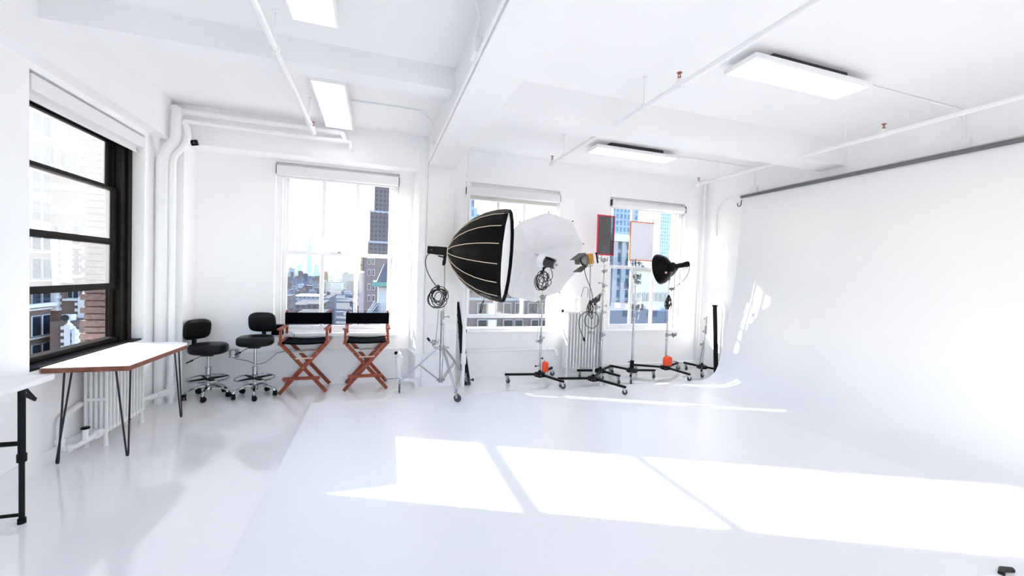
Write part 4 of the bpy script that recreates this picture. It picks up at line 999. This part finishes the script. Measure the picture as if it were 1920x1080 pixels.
# seen through window 2, far to near
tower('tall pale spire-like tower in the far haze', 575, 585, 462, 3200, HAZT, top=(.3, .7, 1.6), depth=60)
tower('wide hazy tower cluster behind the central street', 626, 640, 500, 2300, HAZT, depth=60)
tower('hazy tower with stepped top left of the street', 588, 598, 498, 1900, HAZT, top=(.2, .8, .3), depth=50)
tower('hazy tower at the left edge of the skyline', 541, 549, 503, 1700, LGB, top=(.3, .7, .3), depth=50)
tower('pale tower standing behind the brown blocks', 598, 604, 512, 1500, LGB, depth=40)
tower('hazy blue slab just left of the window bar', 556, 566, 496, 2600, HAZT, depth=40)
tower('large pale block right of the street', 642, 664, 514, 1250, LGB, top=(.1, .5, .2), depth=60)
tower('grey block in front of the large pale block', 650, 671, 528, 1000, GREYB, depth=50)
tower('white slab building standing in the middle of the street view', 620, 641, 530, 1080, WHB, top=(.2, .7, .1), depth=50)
rnd = random.Random(11)
rows = ((1400, 516, 5, 537, 615), (1150, 524, 5, 537, 612), (900, 531, 6, 537, 616), (700, 538, 7, 537, 612), (560, 545, 6, 537, 608), (450, 551, 5, 537, 606),
        (880, 552, 4, 612, 626), (880, 551, 4, 640, 672), (800, 556, 4, 610, 622), (800, 558, 4, 647, 672), (600, 562, 4, 656, 672), (450, 569, 4, 660, 673))
for Y, yb, hv, xa, xb in rows:
    x = xa
    while x < xb-3:
        w = min(rnd.uniform(4.5, 12), xb-x)
        m = rnd.choice([BRB, BRB, BLUEG, GREYB, DKB, BLUEG, BRB, LGB])
        tower('small low rise block in the hazy city seen past the red chairs', x, x+w*.97, yb+rnd.uniform(-hv*1.5, hv), Y, m, depth=rnd.uniform(8, 16), group='distant low rise city blocks', name='city_block',
              top=(rnd.uniform(.1, .4), rnd.uniform(.5, .9), rnd.uniform(.05, .25)) if rnd.random() < .5 else None, roof=rnd.choice([ROOFM, ROOFM, ROOFW, ROOFM]))
        x += w
tower('low white corner building at the end of the street', 616, 646, 561, 745, WHB, depth=20, top=(.1, .5, .12))
tower('blue-grey block lining the left side of the street', 606, 617, 560, 330, BLUEG, depth=60)
tower('brown block lining the right side of the street', 663, 674, 574, 320, BRB, depth=50)
tower('grey block with a bright white flat roof', 548, 602, 557, 375, GREYB, depth=40, roof=ROOFW)
tower('dark flat roofed block below the white roof', 545, 603, 573, 270, DKB, depth=45, top=(.5, .9, .06))
tower('narrow tan building at the left edge of the window', 532, 544, 556, 190, BRB, depth=12)
tower('brown roofed block low in front of the city', 548, 604, 592, 210, BRB, depth=30, top=(.55, .95, .05))
# the street itself
a = at(636, 601, 480)
solo('street_truck', MB().box(a.x-3, a.x+4, 480, 484, GZ, GZ+4.4).box(a.x-5, a.x-3, 480.3, 483.7, GZ, GZ+3), ROOFW, 'white truck in the street far below', 'truck', (a.x, 482, GZ))
# stepped dark tower
t = thing('stepped_tower', 'tall dark brown stepped tower rising behind the right red chair', 'building', (at(715, 500, 330).x, 330, GZ))
for k, (x0, x1, yt, dy) in enumerate(((676, 742, 480, 0), (690, 742, 455, 6), (694, 742, 398, 12), (703, 742, 335, 18))):
    p = at(x0, yt, 330+dy); q = at(x1, yt, 330+dy)
    s = link('tier', MB().box(p.x, q.x, 330+dy, 376, GZ if k == 0 else zt, p.z), DKB, t, smooth=0); zt = p.z
    link('parapet', MB().box(p.x-.4, q.x, 330+dy-.6, 330+dy+.6, p.z, p.z+1.6), LGB, s, smooth=0)
t = thing('stone_pier_building', 'narrow grey stone building edge left of the dark tower', 'building', (at(679, 520, 118).x, 118, GZ))
p = at(674, 512, 118); q = at(684, 512, 118)
link('wall', MB().box(p.x, q.x, 118, 126, GZ, p.z), LGB, t, smooth=0); link('cornice', MB().box(p.x-.3, q.x+.3, 117.6, 126, p.z, p.z+.6), STONEW, t)
t = thing('dark_brick_building', 'dark brick apartment wall with pale windows below the stepped tower', 'building', (at(700, 560, 100).x, 100, GZ))
p = at(684, 483, 100); q = at(742, 483, 100)
wl_ = link('wall', MB().box(p.x, q.x, 100, 112, GZ, p.z), BRK, t, smooth=0)
for r_i, yy_ in enumerate((484, 505, 532, 553, 580)):
    for xx in (689, 697):
        a, b = at(xx, yy_+12, 99.9), at(xx+6, yy_, 99.9)
        w = link('window', MB().box(a.x, b.x, 99.7, 100.1, a.z, b.z), STONEW, t, smooth=0)
        link('pane', MB().box(a.x+.1, b.x-.1, 99.6, 99.7, a.z+.1, b.z-.1), WGL, w, smooth=0)
# mansard house
t = thing('mansard_house', 'white building with dark mansard roof and green copper eave, right of the chairs', 'building', (at(722, 540, 55).x, 55, GZ))
p = at(709, 538, 55); q = at(745, 538, 55)
link('wall', MB().box(p.x, q.x, 55, 64, GZ, p.z), STONEW, t, smooth=0)
e = at(699, 529, 54); e2 = at(745, 538, 54)
link('eave', MB().box(e.x, e2.x, 54, 65, e2.z, e.z), COPPER, t, smooth=0)
a, b, c_ = at(706, 529, 54.5), at(721, 494, 57), at(745, 494, 57)
link('roof', hexa([(a.x, 54.4, e.z), (c_.x+1, 54.4, e.z), (c_.x+1, 64, e.z), (a.x, 64, e.z), (b.x, 57, b.z), (c_.x+1, 57, b.z), (c_.x+1, 61, b.z), (b.x, 61, b.z)]), SLATE, t, smooth=0)
a, b = at(722, 602, 55), at(731, 569, 55)
w = link('window', MB().box(a.x, b.x, 54.8, 55.05, a.z, b.z), STONEW, t, smooth=0); link('pane', MB().box(a.x+.1, b.x-.1, 54.7, 54.82, a.z+.1, b.z-.1), WGL, w, smooth=0)
for k in range(3):
    a, b = at(686+3*k, 590, 54.5), at(703+3*k, 564+3*k, 54.5)
    link('stair_rail', MB().bar(a, b, .12, .12), STONEW, t)
link('stair', MB().prism([(at(683, 600, 54.7).x, at(683, 600, 54.7).z), (at(703, 568, 54.7).x, at(703, 568, 54.7).z), (at(712, 568, 54.7).x, at(712, 568, 54.7).z), (at(712, 620, 54.7).x, at(712, 620, 54.7).z)], 54.6, 55, lambda a, b, c: Vector((a, c, b))), LGB, t, smooth=0)

# through window 3
p = at(862, 440, 30); q = at(1045, 440, 30)
t = thing('brick_building', 'purple-brown brick building across the street behind the umbrella', 'building', ((p.x+q.x)/2, 30, GZ))
link('wall', MB().box(p.x, q.x, 30, 45, GZ, 3.2), BRK, t, smooth=0)
link('coping', MB().box(p.x-.2, q.x+.2, 29.8, 45, 3.2, 3.6), STONEW, t, smooth=0)
link('stone_course', MB().box(p.x-.05, q.x+.05, 29.9, 30.1, at(900, 563, 30).z, at(900, 558, 30).z), LGB, t, smooth=0)
for (xa, xb, ya, yb, lit) in ((896, 911, 569, 587, 0), (914, 929, 569, 587, 1), (944, 956, 569, 587, 0), (966, 980, 569, 587, 0), (896, 911, 600, 611, 0), (914, 929, 600, 611, 1), (944, 960, 600, 611, 0), (965, 978, 600, 611, 0), (996, 1008, 600, 612, 0), (1014, 1026, 600, 612, 0), (896, 911, 520, 540, 0), (914, 929, 520, 540, 0), (990, 1006, 569, 587, 0)):
    a, b = at(xa, yb, 30), at(xb, ya, 30)
    w = link('window', MB().box(a.x-.08, b.x+.08, 29.85, 30.05, a.z-.1, b.z+.05), LGB, t, smooth=0)
    link('pane', MB().box(a.x, b.x, 29.8, 29.86, a.z, b.z), STONEW if lit else WGL, w, smooth=0)
t = thing('stepped_blue_tower', 'blue stepped tower seen above the softbox', 'building', (at(880, 400, 160).x, 160, GZ))
zt = GZ
for x0, x1, yt in ((850, 900, 402), (850, 895, 390), (850, 890, 366)):
    a, b = at(x0, yt, 160), at(x1, yt, 160)
    link('tier', MB().box(a.x, b.x, 160+zt*0, 180, zt, b.z), BLB, t, smooth=0); zt = b.z

# through window 4
t = thing('blue_glass_tower', 'tall blue glass tower seen left of the orange framed silk', 'building', (at(1175, 420, 200).x, 200, GZ))
a, b = at(1152, 360, 200), at(1199, 360, 200)
link('wall', MB().box(a.x, b.x, 200, 220, GZ, max(a.z, b.z)+14), BLB, t, smooth=0)
t = thing('pilaster_building', 'pale blue building with tall pilasters filling the lower left of the scrim window', 'building', (at(1150, 500, 60).x, 60, GZ))
a, b = at(1112, 450, 60), at(1188, 450, 60)
link('wall', MB().box(a.x, b.x, 60, 74, GZ, a.z), mat('blue_window_wall', (.12, .22, .36), .4, var=.3, scale=.6), t, smooth=0)
link('cornice', MB().box(a.x-.4, b.x+.4, 59.2, 74, a.z, a.z+1.2), STONEW, t, smooth=0)
for xx in (1120, 1136, 1152, 1168, 1184):
    p = at(xx, 500, 59.6); link('pilaster', MB().box(p.x-.42, p.x+.42, 59.4, 60.2, GZ, a.z), LGB, t, smooth=0)
for yy_ in (470, 494, 518, 540, 561, 583):
    p = at(1150, yy_, 59.8); link('spandrel', MB().box(a.x, b.x, 59.75, 60.1, p.z-.3, p.z+.3), LGB, t, smooth=0)
t = thing('cyan_glass_tower', 'pale cyan glass tower seen right of the orange framed silk', 'building', (at(1250, 420, 400).x, 400, GZ))
a, b = at(1240, 385, 400), at(1259, 385, 400)
link('wall', MB().box(a.x, b.x, 400, 420, GZ, a.z+20), CYB, t, smooth=0)
t = thing('white_arcade_building', 'bright ornate white stone building with arched windows behind the beauty dish', 'building', (at(1220, 520, 75).x, 75, GZ))
a, b = at(1181, 505, 75), at(1275, 505, 75)
link('wall', MB().box(a.x, b.x, 75, 90, GZ, a.z), mat('sunlit_cream_stone', (.86, .82, .76), .8, var=.05, scale=.5), t, smooth=0)
link('cornice', MB().box(a.x-.5, b.x+.5, 74, 90, a.z, a.z+1), STONEW, t, smooth=0)
for k in range(9):
    p = at(1190+k*8.5, 560, 75)
    zz = at(1190+k*8.5, 556, 75).z; pr = [(-.45, 0), (.45, 0), (.45, 1.5)]+[(.45*math.cos(R(q)), 1.5+.45*math.sin(R(q))) for q in range(20, 180, 20)]+[(-.45, 1.5)]
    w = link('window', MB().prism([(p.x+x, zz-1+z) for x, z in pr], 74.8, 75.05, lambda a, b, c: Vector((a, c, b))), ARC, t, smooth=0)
t = thing('dark_roof_block', 'dark blue-grey flat roof with vents low in the scrim window', 'building', (at(1200, 590, 50).x, 50, GZ))
a, b = at(1143, 590, 50), at(1290, 583, 50)
link('wall', MB().box(a.x, b.x, 50, 58, GZ, b.z), BLUEG, t, smooth=0)
link('roof_house', MB().box(at(1188, 575, 50).x, at(1215, 575, 50).x, 51, 56, b.z, b.z+.8), DKB, t, smooth=0)
link('roof_house', MB().box(at(1236, 575, 50).x, at(1247, 575, 50).x, 51, 53, b.z-1, b.z+.6), STONEW, t, smooth=0)
link('vent', MB().cyl((at(1207, 580, 50).x, 50.5, b.z), (at(1207, 580, 50).x, 50.5, b.z+.9), .25).cyl((at(1195, 575, 50).x, 50.5, b.z), (at(1195, 575, 50).x, 50.5, b.z+1.4), .12), GREYM, t)

# through window 1: near brick pier, brown building with paired windows, gothic building
t = thing('brick_pier', 'near brown brick pier just outside the black framed window', 'pier', (-2.7, 5.45, -1))
link('shaft', MB().box(-2.80, -2.57, 5.30, 5.95, -1, 3.6), NBRK, t, smooth=0)
z = -.9; k = 0; cm = MB()
while z < 3.5:
    if k % 2 == 0: cm.box(-2.83, -2.565, 5.28, 5.95, z, z+.06)
    else: cm.box(-2.80, -2.60, 5.285, 5.95, z+.006, z+.056)
    z += .067; k += 1
link('brick_courses', cm, mat('near_brick_face', (.15, .10, .09), .85, var=.25, scale=30, bump=.4), t, smooth=0)
LX, CY = -30.0, 51.8
t = thing('brown_building', 'brown brick building with paired windows and white sills, at the left of the black window', 'building', (LX, 46, GZ))
link('wall', MB().box(LX-12, LX, 36, CY, GZ, 30), BRK2, t, smooth=0)
def yx(px): # depth on the plane x = LX for a photo column near the horizon
    x = (px-960)/FPX; y = (600-540)/FPX
    d = [CAM[0][i]*x+CAM[1][i]*y+CAM[2][i] for i in range(3)]; return LX*d[1]/d[0]
def zx(px, py):
    x = (px-960)/FPX; y = (py-540)/FPX
    d = [CAM[0][i]*x+CAM[1][i]*y+CAM[2][i] for i in range(3)]; return 1.5+LX*d[2]/d[0]
z0_ = zx(75, 592); zh = zx(75, 592)-zx(75, 628); pit = zx(75, 592)-zx(75, 645)
for r_i in range(-9, 3):
    zt_ = z0_-r_i*pit
    for ya, yb in ((40.0, 41.1), (42.4, 43.5), (44.9, 46.0), (yx(40), yx(51)), (yx(59), yx(74)), (yx(79), yx(92))):
        w = link('window', MB().box(LX-.02, LX+.08, ya-.05, yb+.05, zt_-zh-.05, zt_+.05), STONEW if r_i % 3 == 0 else LGB, t, smooth=0)
        link('pane', MB().box(LX+.03, LX+.1, ya, yb, zt_-zh, zt_), WGL, w, smooth=0)
    link('sill_band', MB().box(LX, LX+.15, 36, CY, zt_-zh-.30, zt_-zh-.14), STONEW, t, smooth=0)
zl = zx(75, 572); link('cornice', MB().box(LX, LX+.5, 36, CY+.2, zl-.15, zl+.2), STONEW, t, smooth=0)
MY = 53.0
t = thing('gothic_building', 'brown brick building with white stone corner blocks and finials, right of the brown building', 'building', (-27, MY, GZ))
xa = at(90, 560, MY).x; xb_ = at(240, 560, MY).x
link('wall', MB().box(xa-3, xb_, MY, MY+14, GZ, 34), BRK2, t, smooth=0)
def quoin(x0, x1, y0, y1, fin=True, yy=MY):
    a, b = at(x0, y1, yy), at(x1, y0, yy); mb = MB(); w = b.x-a.x
    mb.box(a.x, b.x, yy-.5, yy, a.z, b.z); z = a.z; k = 0
    while z < b.z-.3:
        if k % 2 == 0: mb.box(a.x-.3, b.x+.12, yy-.4, yy, z, z+.3)
        z += .3; k += 1
    if fin:
        c = (a.x+b.x)/2; mb.lathe([(w*.62, 0), (w*.5, w*.35), (w*.3, w*.4), (w*.22, w*.8), (0, w*1.1)], (c, yy-.25, b.z), (0, 0, 1), 4)
    link('quoin_pilaster', mb, STONEW, t, smooth=0)
quoin(92, 113, 440, 582, False); quoin(152, 167, 557, 650); quoin(127, 138, 608, 665, yy=MY-3.7); quoin(141, 148, 618, 665, yy=MY-3.7); quoin(120, 136, 435, 530); quoin(93, 104, 505, 540); quoin(160, 172, 430, 520)
for x0, x1, y0, y1 in ((121, 152, 560, 563.5), (93, 127, 614, 618), (50, 157, 516, 519), (80, 175, 460, 463.5), (60, 200, 395, 399), (90, 200, 352, 355)):
    a, b = at(x0, y1, MY), at(x1, y0, MY); link('stone_course', MB().box(a.x, b.x, MY-.35, MY, a.z, b.z), STONEW, t, smooth=0)
for x0, x1, y0, y1 in ((130, 138, 545, 558), (141, 149, 545, 558), (137, 142, 622, 634), (150, 160, 636, 652), (98, 103, 535, 572), (150, 160, 620, 632), (157, 166, 480, 512), (78, 90, 425, 450), (104, 112, 425, 452), (142, 150, 425, 450), (180, 190, 425, 455)):
    a, b = at(x0, y1, MY), at(x1, y0, MY); w = link('window', MB().box(a.x-.06, b.x+.06, MY-.2, MY, a.z-.1, b.z+.06), LGB, t, smooth=0); link('pane', MB().box(a.x, b.x, MY-.25, MY-.18, a.z, b.z), WGL, w, smooth=0)
for xc, yt in ((122, 283), (140, 290), (158, 296), (75, 272), (100, 277)):
    a = at(xc-5, yt+30, MY); b = at(xc+5, yt, MY); w_ = (b.x-a.x)/2; c = (a.x+b.x)/2; h = b.z-w_-a.z
    pr = lambda s, e: [(c-s, a.z-e), (c+s, a.z-e), (c+s, a.z+h)]+[(c+s*math.cos(R(q)), a.z+h+s*math.sin(R(q))) for q in range(20, 180, 20)]+[(c-s, a.z+h)]
    w = link('arched_window', MB().prism(pr(w_*1.35, .2), MY-.25, MY, lambda a, b, c: Vector((a, c, b))), STONEW, t, smooth=0)
    link('pane', MB().prism(pr(w_, 0), MY-.3, MY-.24, lambda a, b, c: Vector((a, c, b))), WGL, w, smooth=0)
a, b = at(115, 602, MY-3), at(134, 590, MY-3)
t = thing('air_conditioner', 'white air conditioner unit on a low roof between the brick buildings', 'air conditioner', ((a.x+b.x)/2, MY-3, a.z))
link('case', MB().box(a.x, b.x, MY-3, MY-2.3, a.z, b.z), STONEW, t, bevel=.03)
link('fan_grille', MB().cyl(((a.x+b.x)/2-.1, MY-3.04, (a.z+b.z)/2), ((a.x+b.x)/2-.1, MY-3, (a.z+b.z)/2), .3, n=24), GREYM, t)
a, b = at(95, 640, MY-3.5), at(128, 602.5, MY-3.5)
solo('low_roof_block', MB().box(a.x, at(150, 602, MY-3.5).x, MY-3.6, MY-.6, GZ, b.z), BRK2, 'low brown brick block under the air conditioner', 'building', ((a.x+b.x)/2, MY-2, GZ), smooth=0)
